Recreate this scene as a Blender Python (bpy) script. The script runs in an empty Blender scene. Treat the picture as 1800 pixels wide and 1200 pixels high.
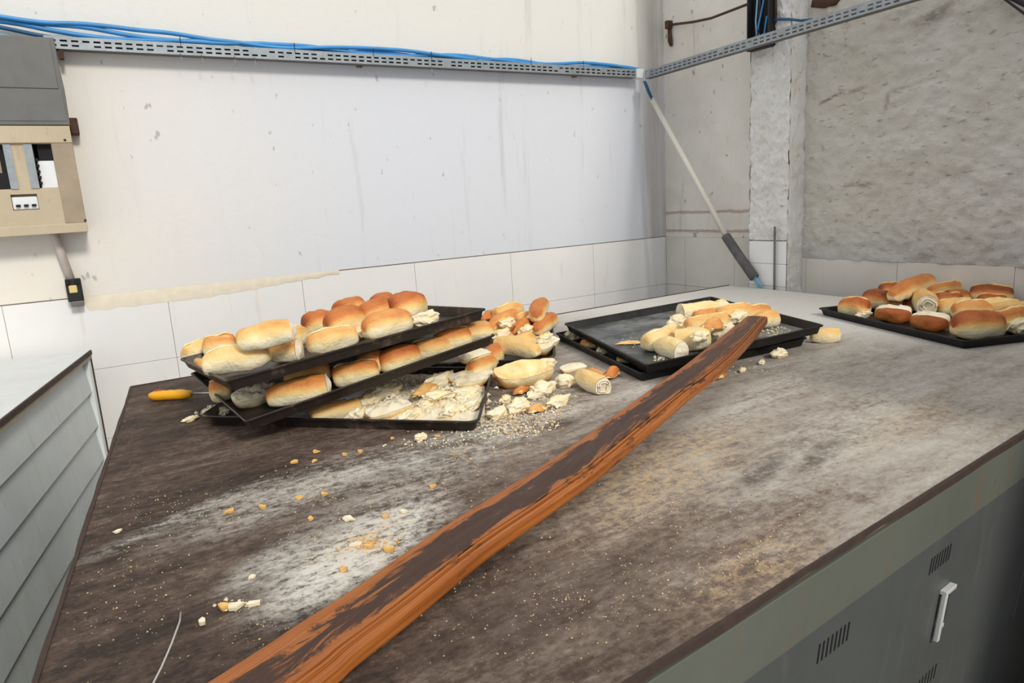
import bpy, bmesh, math, random
import numpy as np
from mathutils import Vector, Matrix, noise

# ------------------------------------------------------------------ camera
F = 1214.0                                   # focal length in photo pixels (1800 wide)
def _n(v): return v / np.linalg.norm(v)
_X = _n(np.array([2064., -372., F])); _V2 = np.array([-750., -200., F])
_Y = _n(_V2 - _X * (_V2 @ _X)); _Z = np.cross(_X, _Y)
ROT = np.array([_X, _Y, _Z])                 # camera (right, down, forward) -> world
ZT = 1.10                                    # height of the oven top
EYE = np.array([0., 0., ZT + 0.45])

scn = bpy.context.scene
col = scn.collection
cd = bpy.data.cameras.new('camera'); cam = bpy.data.objects.new('camera', cd); col.objects.link(cam)
cd.sensor_width = 36; cd.lens = 36 * F / 1800; cd.clip_start = .02
r_, d_, f_ = ROT[:, 0], ROT[:, 1], ROT[:, 2]
cam.matrix_world = Matrix(((r_[0], -d_[0], -f_[0], EYE[0]), (r_[1], -d_[1], -f_[1], EYE[1]),
                           (r_[2], -d_[2], -f_[2], EYE[2]), (0, 0, 0, 1)))
scn.camera = cam

# ------------------------------------------------------------------ light
w = bpy.data.worlds.new('sky'); scn.world = w; w.use_nodes = True
w.node_tree.nodes['Background'].inputs[0].default_value = (.93, .96, 1.0, 1)
w.node_tree.nodes['Background'].inputs[1].default_value = .94
sd = bpy.data.lights.new('sun', 'SUN'); sun = bpy.data.objects.new('sun', sd); col.objects.link(sun)
sd.energy = 1.9; sd.angle = math.radians(11); sd.color = (1.0, .945, .85)
sun.location = (.5, -3, 5)
SUN_DIR = Vector((-.095, 1.0, -.70)).normalized()
sun.rotation_euler = SUN_DIR.to_track_quat('-Z', 'Y').to_euler()
vs = scn.view_settings
vs.view_transform = 'Standard'; vs.look = 'None'; vs.gamma = 1; vs.use_curve_mapping = False
vs.exposure = 0.0

# ------------------------------------------------------------------ helpers
def ray(px, py): return ROT @ np.array([px - 900., py - 600., F])
def at_z(px, py, z):                         # z above the oven top
    d = ray(px, py); t = (ZT + z - EYE[2]) / d[2]; return Vector(EYE + d * t)
def at_y(px, py, y): d = ray(px, py); return Vector(EYE + d * (y / d[1]))
def at_x(px, py, x): d = ray(px, py); return Vector(EYE + d * (x / d[0]))
def at_plane(px, py, o, n):
    d = Vector(ray(px, py)); e = Vector(EYE); return e + d * ((o - e).dot(n) / d.dot(n))

def setp(o, label=None, cat=None, group=None, kind=None):
    if label: o['label'] = label
    if cat: o['category'] = cat
    if group: o['group'] = group
    if kind: o['kind'] = kind
    return o
def link(name, me, mat, parent=None, smooth=False):
    if mat and not me.materials: me.materials.append(mat)
    if smooth:
        for p in me.polygons: p.use_smooth = True
    o = bpy.data.objects.new(name, me); col.objects.link(o)
    if parent: o.parent = parent
    return o
def empty(name, loc=(0, 0, 0)):
    o = bpy.data.objects.new(name, None); o.empty_display_size = .05; col.objects.link(o)
    o.location = loc; bpy.context.view_layer.update(); return o
def kid(o, parent):                          # parent keeping world place
    o.parent = parent; o.matrix_parent_inverse = parent.matrix_world.inverted(); return o
def fin(bm, name, mat, parent=None, smooth=False, bevel=0, normals=True):
    if normals: bmesh.ops.recalc_face_normals(bm, faces=bm.faces)
    me = bpy.data.meshes.new(name); bm.to_mesh(me); bm.free()
    o = link(name, me, mat, None, smooth)
    if parent: kid(o, parent)
    if bevel:
        m = o.modifiers.new('bevel', 'BEVEL'); m.width = bevel; m.segments = 2; m.limit_method = 'ANGLE'
    return o
def box(bm, lo, hi):
    vs_ = [bm.verts.new((x, y, z)) for x in (lo[0], hi[0]) for y in (lo[1], hi[1]) for z in (lo[2], hi[2])]
    for f in ((0, 1, 3, 2), (4, 6, 7, 5), (0, 4, 5, 1), (2, 3, 7, 6), (0, 2, 6, 4), (1, 5, 7, 3)):
        bm.faces.new([vs_[i] for i in f])
def obox(bm, o, a, b, c):                    # box from origin and three edge vectors
    vs_ = [bm.verts.new(o + a * i + b * j + c * k) for i in (0, 1) for j in (0, 1) for k in (0, 1)]
    for f in ((0, 1, 3, 2), (4, 6, 7, 5), (0, 4, 5, 1), (2, 3, 7, 6), (0, 2, 6, 4), (1, 5, 7, 3)):
        bm.faces.new([vs_[i] for i in f])
def boxo(name, lo, hi, mat, parent=None, bevel=0):
    bm = bmesh.new(); box(bm, lo, hi); return fin(bm, name, mat, parent, bevel=bevel)
def tube(bm, pts, r, n=8, cap=True):
    pts = [Vector(p) for p in pts]; rings = []
    up = Vector((0, 0, 1))
    for i, p in enumerate(pts):
        t = (pts[min(i + 1, len(pts) - 1)] - pts[max(i - 1, 0)]).normalized()
        u = t.cross(up)
        if u.length < .05: u = t.cross(Vector((1, 0, 0)))
        u.normalize(); v = t.cross(u); rr = r[i] if isinstance(r, (list, tuple)) else r
        rings.append([bm.verts.new(p + (u * math.cos(k * 2 * math.pi / n) + v * math.sin(k * 2 * math.pi / n)) * rr) for k in range(n)])
    for a, b in zip(rings, rings[1:]):
        for k in range(n): bm.faces.new((a[k], a[(k + 1) % n], b[(k + 1) % n], b[k]))
    if cap:
        bm.faces.new(rings[0]); bm.faces.new(rings[-1])
def tubeo(name, pts, r, mat, parent=None, n=8):
    bm = bmesh.new(); tube(bm, pts, r, n); return fin(bm, name, mat, parent, smooth=True)

# ------------------------------------------------------------------ materials
def srgb(r, g, b):
    f = lambda c: (c / 255) / 12.92 if c / 255 <= .04045 else ((c / 255 + .055) / 1.055) ** 2.4
    return (f(r), f(g), f(b), 1)
class NG:
    def __init__(s, name):
        s.m = bpy.data.materials.new(name); s.m.use_nodes = True
        s.t = s.m.node_tree; s.b = s.t.nodes['Principled BSDF']
        s.co = s.t.nodes.new('ShaderNodeTexCoord').outputs['Object']
    def node(s, typ, **k):
        n = s.t.nodes.new(typ)
        for a, v in k.items(): setattr(n, a, v)
        return n
    def put(s, sock, v):
        if hasattr(v, 'is_output'): s.t.links.new(v, sock)
        else: sock.default_value = v
    def map(s, scale=(1, 1, 1), rot=(0, 0, 0), loc=(0, 0, 0)):
        n = s.node('ShaderNodeMapping'); s.t.links.new(s.co, n.inputs[0])
        n.inputs['Location'].default_value = loc; n.inputs['Rotation'].default_value = rot; n.inputs['Scale'].default_value = scale
        return n.outputs[0]
    def noise(s, scale, detail=5, rough=.6, vec=None, dist=0):
        n = s.node('ShaderNodeTexNoise'); s.t.links.new(vec or s.co, n.inputs['Vector'])
        n.inputs['Scale'].default_value = scale; n.inputs['Detail'].default_value = detail
        n.inputs['Roughness'].default_value = rough; n.inputs['Distortion'].default_value = dist
        return n.outputs['Fac']
    def ramp(s, fac, stops):
        n = s.node('ShaderNodeValToRGB'); e = n.color_ramp.elements
        while len(e) < len(stops): e.new(.5)
        for el, (p, c) in zip(e, stops):
            el.position = p; el.color = c if len(c) == 4 else (*c, 1)
        s.put(n.inputs[0], fac); return n.outputs[0]
    def mix(s, fac, a, b, mode='MIX'):
        n = s.node('ShaderNodeMix', data_type='RGBA', blend_type=mode)
        s.put(n.inputs[0], fac); s.put(n.inputs[6], a); s.put(n.inputs[7], b); return n.outputs[2]
    def math(s, op, a, b=0.0, clamp=False):
        n = s.node('ShaderNodeMath', operation=op, use_clamp=clamp); s.put(n.inputs[0], a); s.put(n.inputs[1], b); return n.outputs[0]
    def rng(s, v, a, b, c=0.0, d=1.0):
        n = s.node('ShaderNodeMapRange', interpolation_type='SMOOTHSTEP')
        s.put(n.inputs[0], v)
        for i, x in zip((1, 2, 3, 4), (a, b, c, d)): n.inputs[i].default_value = x
        return n.outputs[0]
    def xyz(s, vec=None):
        n = s.node('ShaderNodeSeparateXYZ'); s.t.links.new(vec or s.co, n.inputs[0]); return n.outputs
    def ell(s, cx, cy, rx, ry, ang):          # soft ellipse mask in the xy plane, 1 inside
        n = s.node('ShaderNodeMapping', vector_type='TEXTURE'); s.t.links.new(s.co, n.inputs[0])
        n.inputs['Location'].default_value = (cx, cy, ZT); n.inputs['Rotation'].default_value = (0, 0, ang); n.inputs['Scale'].default_value = (rx, ry, 1)
        l = s.node('ShaderNodeVectorMath', operation='LENGTH'); s.t.links.new(n.outputs[0], l.inputs[0])
        return s.rng(l.outputs['Value'], .25, 1.15, 1, 0)
    def done(s, colr, rough=.6, metal=0, bump=None, bstr=.3, bdist=.01, spec=.5):
        s.put(s.b.inputs['Base Color'], colr); s.put(s.b.inputs['Roughness'], rough); s.put(s.b.inputs['Metallic'], metal)
        s.b.inputs['Specular IOR Level'].default_value = spec
        if bump is not None:
            n = s.node('ShaderNodeBump'); n.inputs['Strength'].default_value = bstr; n.inputs['Distance'].default_value = bdist
            s.put(n.inputs['Height'], bump); s.t.links.new(n.outputs[0], s.b.inputs['Normal'])
        return s.m
def simple(name, c, rough=.6, metal=0, var=.25, scale=12, bump=.15, c2=None, spec=.5):
    g = NG(name); n = g.noise(scale, 6)
    a = tuple(x * (1 - var) for x in c[:3]); b = c2 or tuple(min(1, x * (1 + var)) for x in c[:3])
    return g.done(g.ramp(n, [(.3, a), (.7, b[:3])]), rough, metal, n, bump, .004, spec)

def m_plaster():
    g = NG('white_plaster'); big = g.noise(1.3, 4); fine = g.noise(38, 6, .7)
    st = g.noise(3.0, 6, .65, g.map((5.5, 1, .42)))
    X, Y, Z = g.xyz()
    warm_light = g.math('MULTIPLY', g.rng(X, 1.2, -.5), g.rng(big, .2, .7, .4, 1))  # warm light towards the left, painted into the plaster colour
    c = g.mix(warm_light, srgb(219, 222, 229), srgb(238, 227, 208))
    up = g.rng(Z, 2.12, 2.20)
    c = g.mix(up, c, srgb(226, 224, 218))
    c = g.mix(g.math('MULTIPLY', g.rng(st, .55, .78), g.rng(X, .2, 1.6, .10, .34)), c, srgb(158, 150, 142))
    sp = g.noise(22, 3, .5, g.map((1.6, 1, .8)))
    c = g.mix(g.rng(sp, .70, .76, 0, .45), c, srgb(120, 112, 104))
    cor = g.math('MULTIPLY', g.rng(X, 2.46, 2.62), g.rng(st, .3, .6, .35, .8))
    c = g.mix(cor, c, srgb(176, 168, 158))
    return g.done(c, .75, 0, g.math('ADD', fine, g.math('MULTIPLY', big, .6)), .25, .006, .3)
def m_rough():
    g = NG('rough_stucco'); a = g.noise(26, 8, .75, g.map((1, 1, 1.7))); b = g.noise(2.2, 5)
    pit = g.noise(34, 4, .6, g.map((1, .7, 1.9)))
    c = g.ramp(b, [(.3, srgb(230, 223, 208)), (.55, srgb(240, 235, 224)), (.75, srgb(245, 242, 236))])
    c = g.mix(g.rng(pit, .58, .70, 0, .55), c, srgb(150, 136, 120))
    rs = g.noise(2.6, 6, .7, g.map((1, .8, 2.8), loc=(3, 1, 2)))
    c = g.mix(g.rng(rs, .64, .74, 0, .5), c, srgb(146, 104, 84))
    for px, py, ry, rz, a_, k, cc in ((1462, 172, .075, .010, -.28, .8, (140, 88, 66)), (1508, 158, .05, .012, -.2, .6, (140, 112, 92)), (1640, 28, .10, .035, -.3, .7, (128, 110, 90)), (1600, 150, .12, .010, -.15, .45, (150, 138, 120)), (1560, 180, .012, .04, .2, .6, (120, 108, 94)), (1412, 140, .012, .10, 0, .6, (128, 96, 84)), (1600, 300, .22, .05, .1, .3, (190, 178, 150))):
        p = at_x(px, py, 2.68); n_ = g.node('ShaderNodeMapping', vector_type='TEXTURE'); g.t.links.new(g.co, n_.inputs[0])
        n_.inputs['Location'].default_value = p; n_.inputs['Rotation'].default_value = (a_, 0, 0); n_.inputs['Scale'].default_value = (9, ry, rz)
        l_ = g.node('ShaderNodeVectorMath', operation='LENGTH'); g.t.links.new(n_.outputs[0], l_.inputs[0])
        c = g.mix(g.math('MULTIPLY', g.rng(l_.outputs['Value'], .2, 1.2, 1, 0), g.rng(a, .36, .56, .1, k)), c, srgb(*cc))
    lo = g.rng(g.xyz()[2], 1.40, 1.22)
    c = g.mix(g.math('MULTIPLY', lo, .5), c, srgb(206, 207, 204))
    return g.done(c, .85, 0, a, 1.0, .02, .2)
def m_pier():
    g = NG('whitewashed_stucco'); a = g.noise(30, 8, .75); pit = g.noise(40, 4, .6)
    c = g.ramp(g.noise(5, 5), [(.3, srgb(230, 226, 216)), (.65, srgb(246, 244, 241))])
    c = g.mix(g.rng(pit, .62, .72, 0, .6), c, srgb(150, 138, 120))
    return g.done(c, .85, 0, a, .9, .012, .2)
def m_niche():
    g = NG('stained_plaster'); a = g.noise(14, 6); st = g.noise(3, 6, .7, g.map((1, 7, .5)))
    pit = g.noise(26, 4, .55, g.map((1, 1, .6)))
    c = g.ramp(g.noise(2.6, 5), [(.3, srgb(212, 206, 196)), (.7, srgb(232, 228, 220))])
    c = g.mix(g.rng(st, .58, .75, 0, .55), c, srgb(150, 120, 100))
    c = g.mix(g.rng(pit, .66, .72, 0, .6), c, srgb(110, 100, 92))
    Z = g.xyz()[2]
    for z in (1.345, 1.44):
        band = g.math('MULTIPLY', g.rng(g.math('ABSOLUTE', g.math('SUBTRACT', g.math('ADD', Z, g.math('MULTIPLY', a, .02)), z + .01)), .012, .001), .6)
        c = g.mix(band, c, srgb(150, 105, 84))
    return g.done(c, .8, 0, a, .5, .008, .2)
def m_tile(name, c1, c2):
    g = NG(name); n = g.noise(3, 4); st = g.noise(4, 5, .6, g.map((6, 6, .6)))
    c = g.ramp(n, [(.3, c1), (.7, c2)])
    c = g.mix(g.rng(st, .62, .75, 0, .25), c, srgb(190, 170, 148))
    return g.done(c, .35, 0, n, .05, .003, .4)
def m_top():
    g = NG('grimy_oven_top'); X, Y, Z = g.xyz()
    ang = .32
    st = g.noise(4.0, 9, .72, g.map((1.0, 5.0, 1), (0, 0, -ang)))
    blot = g.noise(3.2, 8, .7, None, .6); fine = g.noise(85, 6, .75); mid = g.noise(16, 7, .75)
    n = g.math('ADD', g.math('MULTIPLY', st, .45), g.math('ADD', g.math('MULTIPLY', blot, .3), g.math('MULTIPLY', mid, .25)))
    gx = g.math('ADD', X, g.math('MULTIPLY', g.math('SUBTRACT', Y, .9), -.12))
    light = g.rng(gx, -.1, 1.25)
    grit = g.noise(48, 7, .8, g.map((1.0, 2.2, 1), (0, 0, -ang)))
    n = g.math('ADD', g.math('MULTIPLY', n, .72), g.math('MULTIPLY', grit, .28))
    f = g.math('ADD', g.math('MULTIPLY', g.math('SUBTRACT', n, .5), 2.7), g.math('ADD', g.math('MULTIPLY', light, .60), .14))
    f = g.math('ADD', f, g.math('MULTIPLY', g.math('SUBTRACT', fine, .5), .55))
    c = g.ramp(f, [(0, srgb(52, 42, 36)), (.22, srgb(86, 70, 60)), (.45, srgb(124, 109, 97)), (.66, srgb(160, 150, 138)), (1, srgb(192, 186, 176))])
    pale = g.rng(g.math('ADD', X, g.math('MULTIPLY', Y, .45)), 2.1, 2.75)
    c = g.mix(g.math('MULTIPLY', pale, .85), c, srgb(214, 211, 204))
    # flour spread on the plate: (px, py, radius along, across, angle, strength)
    for px, py, rx, ry, a, s in ((650, 955, .21, .085, .5, 1.25), (600, 1000, .14, .06, .55, .9), (520, 860, .26, .10, .35, .55), (330, 905, .20, .030, .45, .5),
                                 (800, 780, .36, .09, .12, .7), (920, 730, .20, .13, .3, .8), (730, 850, .34, .10, .45, .45), (1120, 690, .12, .05, .3, .5),
                                 (1480, 760, .45, .09, .2, .45), (1330, 700, .35, .07, .25, .45), (480, 990, .10, .05, .6, .6)):
        p = at_z(px, py, 0)
        mk = g.math('MULTIPLY', g.ell(p.x, p.y, rx, ry, a), g.rng(g.math('ADD', g.math('MULTIPLY', fine, .35), g.math('ADD', g.math('MULTIPLY', grit, .35), g.math('MULTIPLY', st, .3))), .43, .58, .03, s))
        c = g.mix(mk, c, srgb(216, 211, 200))
    for px, py, rx, ry, a, s in ((1200, 800, .30, .10, .2, .6), (1150, 860, .25, .12, .3, .5), (1340, 1000, .18, .07, .3, .5), (640, 945, .10, .03, .4, .5), (1600, 740, .3, .06, .2, .3)):
        p = at_z(px, py, 0)
        mk = g.math('MULTIPLY', g.ell(p.x, p.y, rx, ry, a), g.rng(g.math('ADD', g.math('MULTIPLY', fine, .5), g.math('MULTIPLY', grit, .5)), .45, .60, 0, s))
        c = g.mix(mk, c, srgb(205, 172, 124))
    for px, py, rx, ry, a, s in ((985, 745, .07, .035, .3, .9), (760, 800, .16, .05, .25, .6), (1340, 830, .13, .03, .3, .8), (1440, 800, .14, .025, .3, .7), (1100, 980, .30, .035, .33, .55), (1250, 1130, .18, .06, .1, .6), (900, 1060, .12, .08, .4, .5), (1180, 700, .15, .02, .3, .4)):
        p = at_z(px, py, 0)
        mk = g.math('MULTIPLY', g.ell(p.x, p.y, rx, ry, a), g.rng(mid, .35, .6, 0, s))
        c = g.mix(mk, c, srgb(70, 54, 48))
    spk = g.noise(150, 2, .5)
    c = g.mix(g.rng(spk, .70, .76, 0, .7), c, srgb(205, 190, 160))
    spd = g.noise(110, 3, .6)
    c = g.mix(g.rng(spd, .62, .72, 0, .6), c, srgb(62, 50, 44))
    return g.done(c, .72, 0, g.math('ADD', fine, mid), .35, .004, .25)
def m_wood():
    g = NG('charred_orange_wood')             # mesh local: x along, y across (-.5 .. .5 in uv-like units)
    uv = g.node('ShaderNodeAttribute', attribute_name='st').outputs['Vector']
    g.co = uv
    U, V, _ = g.xyz()
    grain = g.noise(5, 7, .65, g.map((.9, 16, 1)), .4); big = g.noise(2.6, 7, .75, g.map((3.6, 1.5, 1)), .9)
    c = g.ramp(grain, [(.25, srgb(108, 54, 18)), (.5, srgb(160, 90, 34)), (.75, srgb(200, 130, 64))])
    cen = g.rng(g.math('ABSOLUTE', g.math('ADD', V, .04)), .43, .10)
    far = g.rng(U, 1.25, 1.75)
    near = g.rng(U, .30, .75, .0, .30)
    burn = g.math('ADD', g.math('MULTIPLY', cen, .58), g.math('ADD', near, g.math('MULTIPLY', g.math('SUBTRACT', big, .5), 2.6)))
    burn = g.math('SUBTRACT', burn, g.math('MULTIPLY', far, .12))
    c = g.mix(g.rng(burn, .42, .66, 0, .92), c, srgb(44, 30, 24))
    c = g.mix(g.math('MULTIPLY', far, .5), c, srgb(98, 66, 46))
    return g.done(c, g.rng(big, .3, .7, .38, .6), 0, grain, .25, .004, .45)
def m_bread():
    g = NG('bread'); a = g.node('ShaderNodeAttribute', attribute_name='bake').outputs['Fac']
    n = g.noise(26, 6, .7); f = g.noise(120, 4, .6)
    cr_ = g.noise(30, 6, .7, g.map((.25, 1.6, 1.2)))
    v = g.math('ADD', a, g.math('ADD', g.math('MULTIPLY', g.math('SUBTRACT', n, .5), .20), g.math('MULTIPLY', g.math('SUBTRACT', cr_, .5), .42)))
    c = g.ramp(v, [(0, srgb(246, 234, 204)), (.16, srgb(248, 226, 170)), (.36, srgb(240, 196, 122)), (.58, srgb(218, 140, 72)), (.80, srgb(176, 92, 42)), (1, srgb(108, 54, 28))])
    return g.done(c, .55, 0, g.math('ADD', g.math('ADD', n, f), g.math('MULTIPLY', cr_, 1.5)), .5, .005, .35)
def m_crumb():
    g = NG('bread_crumb'); n = g.noise(90, 6, .75); b = g.noise(20, 4)
    c = g.ramp(b, [(.3, srgb(236, 218, 178)), (.6, srgb(250, 240, 216))])
    c = g.mix(g.rng(n, .62, .74, 0, .35), c, srgb(190, 160, 112))
    return g.done(c, .85, 0, n, .8, .004, .1)
def m_pan(name, c1, c2, dust=0.0):
    g = NG(name); n = g.noise(16, 7, .7); s = g.noise(60, 4, .7)
    c = g.ramp(n, [(.35, c1), (.52, c1), (.72, c2)])
    if dust: c = g.mix(g.rng(g.noise(5, 7, .7), .40, .68, 0, dust), c, srgb(150, 150, 146))
    return g.done(c, g.rng(n, .3, .7,   .32, .6), .2, s, .25, .003, .5)
def m_paint(name, c, rust, amt=.5, dirt=None):
    g = NG(name); n = g.noise(4, 7, .7); st = g.noise(5, 7, .7, g.map((5, 5, .7)))
    k = g.ramp(n, [(.3, tuple(x * .82 for x in c[:3])), (.7, c[:3])])
    k = g.mix(g.rng(st, .52, .74, 0, amt), k, rust); k = g.mix(g.rng(g.noise(40, 5, .7, g.map((1, 1, .4))), .66, .72, 0, .5), k, tuple(x * .45 for x in rust[:3]) + (1,))
    return g.done(k, .45, 0, n, .15, .004, .4)

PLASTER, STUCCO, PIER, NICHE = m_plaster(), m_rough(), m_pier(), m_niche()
TILE = m_tile('white_glazed_tile', srgb(231, 230, 230), srgb(240, 238, 234)); TILE2 = m_tile('beige_glazed_tile', srgb(206, 200, 190), srgb(222, 218, 208))
GROUT = simple('brown_grout', srgb(188, 174, 156), .9); MORTAR = simple('yellowed_mortar', srgb(236, 226, 206), .9, var=.06, bump=.3, scale=30)
TOPM, WOOD, BREAD, CRUMB = m_top(), m_wood(), m_bread(), m_crumb()
PAN = m_pan('blackened_steel', srgb(44, 36, 31), srgb(118, 96, 80)); PAN2 = m_pan('greasy_black_steel', srgb(14, 13, 13), srgb(40, 36, 34)); PAN3 = m_pan('floured_black_steel', srgb(62, 66, 67), srgb(96, 98, 96), .9)
OVEN = m_paint('grey_green_paint', srgb(110, 113, 103), srgb(128, 100, 72), .7); DOORM = m_paint('grey_paint', srgb(92, 95, 93), srgb(118, 116, 110), .35)
EDGE = simple('rusty_brown_edge', srgb(62, 46, 38), .8, bump=.4, scale=40); DARK = simple('black_slot', srgb(14, 14, 14), .8)
HANDLE = simple('white_plastic', srgb(205, 205, 200), .4, var=.05); GALV = simple('galvanised_steel', srgb(150, 156, 160), .45, .45, .15, 30)
GALVD = simple('dull_galvanised_steel', srgb(112, 108, 104), .6, .3, .2, 20); BLUE = simple('blue_cable_sheath', srgb(62, 142, 204), .45, var=.15); BLUE2 = simple('dark_blue_cable_sheath', srgb(34, 84, 122), .5, var=.2)
LBLUE = simple('pale_blue_wire_sheath', srgb(120, 168, 190), .5, var=.1); BEIGE = m_paint('aged_beige_paint', srgb(198, 182, 154), srgb(150, 124, 92), .35); BEIGED = simple('dirty_beige_paint', srgb(158, 142, 120), .6, var=.15)
GREYBOX = simple('dark_grey_paint', srgb(104, 104, 101), .55, var=.1, scale=20); PVC = simple('off_white_pvc', srgb(222, 218, 204), .4, var=.06); SLEEVE = simple('dusty_grey_rubber', srgb(92, 90, 88), .8, var=.3, scale=30)
RUST = simple('rusted_iron', srgb(80, 54, 44), .85, bump=.5, scale=40); SLAT = m_paint('pale_grey_enamel', srgb(208, 214, 214), srgb(186, 160, 122), .35); POST = simple('white_enamel', srgb(226, 230, 230), .35, var=.05)
TOPW = m_paint('white_cabinet_top', srgb(222, 226, 224), srgb(190, 176, 150), .2); YEL = simple('yellow_plastic', srgb(240, 172, 28), .35, var=.06); REDP = simple('orange_red_plastic', srgb(186, 70, 20), .5)
STEEL = simple('steel', srgb(190, 190, 188), .3, .8, .1); CONC = simple('grey_concrete', srgb(120, 116, 110), .9, scale=5); BLACKP = simple('black_paint', srgb(20, 20, 20), .6); BRKW = simple('white_breaker_plastic', srgb(226, 228, 230), .4, var=.06)
CREAMP = simple('cream_plastic', srgb(220, 196, 130), .5, var=.05); WIRE = simple('pale_wire', srgb(196, 192, 184), .4, .3, .1)

# ------------------------------------------------------------------ setting
YW, XW = 2.80, 2.68
ZTILE = EYE[2] - .236
setp(boxo('floor', (-3.5, -4, -.1), (XW + .3, YW + .3, 0), CONC), 'grey concrete floor under the oven', 'floor', kind='structure')
wb = empty('wall_back'); setp(wb, 'long white plastered wall with tiled lower part behind the oven', 'wall', kind='structure')
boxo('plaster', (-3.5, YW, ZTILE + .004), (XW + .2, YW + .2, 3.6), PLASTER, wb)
boxo('grout_bed', (-3.5, YW + .008, 0), (XW + .2, YW + .2, ZTILE + .004), GROUT, wb)
def tiles(parent, u0, u1, ustart, tw, th, ztop, zbot, make, mat):
    u = ustart
    while u < u1:
        a, b = max(u, u0), min(u + tw, u1)
        z = ztop
        while z > zbot and b - a > .01:
            bm = bmesh.new(); make(bm, a + .0007, b - .0007, max(z - th, zbot) + .0007, z - .0007)
            fin(bm, 'tile', mat, parent, bevel=.0007); z -= th
        u += tw
tiles(wb, -2.2, XW, .216 - .49 * 5, .49, .256, ZTILE, .2, lambda bm, a, b, z0, z1: box(bm, (a, YW + .001, z0), (b, YW + .012, z1)), TILE)
bm = bmesh.new(); random.seed(4); prev = None     # yellowed bead of mortar under the plaster edge
N = 90
for i in range(N + 1):
    x = -.06 + (.86 - -.06) * i / N
    h = (.048 * min(1, i / 3) * (1 - .75 * max(0, (i / N - .45) / .55)) + .007 * noise.noise((x * 24, 1, 0)))
    zz = [(ZTILE + .004, YW - .002), (ZTILE - h * .5, YW - .0025), (ZTILE - max(h, .004), YW + .0005)]
    cur = [bm.verts.new((x, y, z)) for z, y in zz]
    if prev:
        for k in range(2): bm.faces.new((prev[k], cur[k], cur[k + 1], prev[k + 1]))
    prev = cur
fin(bm, 'mortar_bead', MORTAR, wb, smooth=True)

wr = empty('wall_right'); setp(wr, 'rough grey-white stuccoed wall at the right with brown cracks', 'wall', kind='structure')
def rough_sheet(name, P0, U, V, nrm, nu, nv, amp, fr, mat, parent):
    bm = bmesh.new(); g = []
    for i in range(nu + 1):
        row = []
        for j in range(nv + 1):
            p = P0 + U * (i / nu) + V * (j / nv)
            q = p * fr; d = (noise.fractal(q, 1.0, 2.0, 4) * .6 + abs(noise.noise(q * 2.3)) * .5) * amp
            row.append(bm.verts.new(p + nrm * d))
        g.append(row)
    for i in range(nu):
        for j in range(nv): bm.faces.new((g[i][j], g[i + 1][j], g[i + 1][j + 1], g[i][j + 1]))
    return fin(bm, name, mat, parent, smooth=True, normals=False)
Z2 = EYE[2] - .32
PY0, PY1, PX = 1.957, 2.16, 2.581
boxo('masonry', (XW + .012, -4, 0), (XW + .25, YW + .2, 3.6), GROUT, wr)
rough_sheet('stucco', Vector((XW, -.9, Z2)), Vector((0, PY0 + .9, 0)), Vector((0, 0, 3.6 - Z2)), Vector((-1, 0, 0)), 360, 300, .018, 16, STUCCO, wr)
boxo('plaster', (XW, -4, 0), (XW + .1, -.9, 3.6), STUCCO, wr)
rough_sheet('plaster', Vector((XW, PY1 - .01, ZTILE)), Vector((0, YW - PY1 + .02, 0)), Vector((0, 0, 3.6 - ZTILE)), Vector((-1, 0, 0)), 60, 150, .005, 9, NICHE, wr)
tiles(wr, PY1, YW - .002, PY1 - .16, .33, .256, ZTILE, .5, lambda bm, a, b, z0, z1: box(bm, (XW - .006, a, z0), (XW + .012, b, z1)), TILE2)
tiles(wr, -.9, PY0, -.9, .405, .256, Z2, .5, lambda bm, a, b, z0, z1: box(bm, (XW - .002, a, z0), (XW + .012, b, z1)), TILE2)
wp = empty('wall_pier'); setp(wp, 'whitewashed rough stucco pier standing out from the right wall', 'pier', kind='structure')
boxo('masonry', (PX + .012, PY0 + .012, 0), (XW + .02, PY1 - .006, 3.6), PIER, wp)
rough_sheet('stucco', Vector((PX, PY0, ZTILE)), Vector((0, PY1 - PY0, 0)), Vector((0, 0, 3.6 - ZTILE)), Vector((-1, 0, 0)), 60, 330, .018, 25, PIER, wp)
rough_sheet('stucco', Vector((PX - .004, PY0, .6)), Vector((XW - PX + .012, 0, 0)), Vector((0, 0, 3.0)), Vector((0, -1, 0)), 22, 260, .009, 22, PIER, wp)
rough_sheet('stucco', Vector((PX - .004, PY1, .6)), Vector((XW - PX + .012, 0, 0)), Vector((0, 0, 3.0)), Vector((0, 1, 0)), 22, 260, .009, 22, PIER, wp)
tiles(wp, PY0 + .004, PY1, PY0 + .004, .30, .10, ZTILE - .004, .7, lambda bm, a, b, z0, z1: box(bm, (PX - .004, a, z0), (PX + .012, b, z1)), TILE)

# ------------------------------------------------------------------ oven
ov = empty('deck_oven', (1.2, 1.3, 0)); setp(ov, 'large grey metal bakery oven with flour-dusted grimy top plate', 'oven')
TL, TR = Vector((.041, 2.197, ZT)), Vector((2.560, 2.262, ZT)); FLc, FRc = Vector((-.16, .40, ZT)), Vector((2.47, .628, ZT))
def quad_prism(bm, pts, z0, z1):
    a = [bm.verts.new((p.x, p.y, z0)) for p in pts]; b = [bm.verts.new((p.x, p.y, z1)) for p in pts]
    n = len(pts); bm.faces.new(a); bm.faces.new(b)
    for i in range(n): bm.faces.new((a[i], a[(i + 1) % n], b[(i + 1) % n], b[i]))
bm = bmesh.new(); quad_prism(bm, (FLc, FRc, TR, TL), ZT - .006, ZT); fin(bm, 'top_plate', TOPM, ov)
cen = (TL + TR + FLc + FRc) / 4
ins = [p + (cen - p).normalized() * .20 for p in (FLc, FRc, TR, TL)]
bm = bmesh.new(); quad_prism(bm, ins, .12, ZT - .006); fin(bm, 'body', OVEN, ov)
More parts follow.
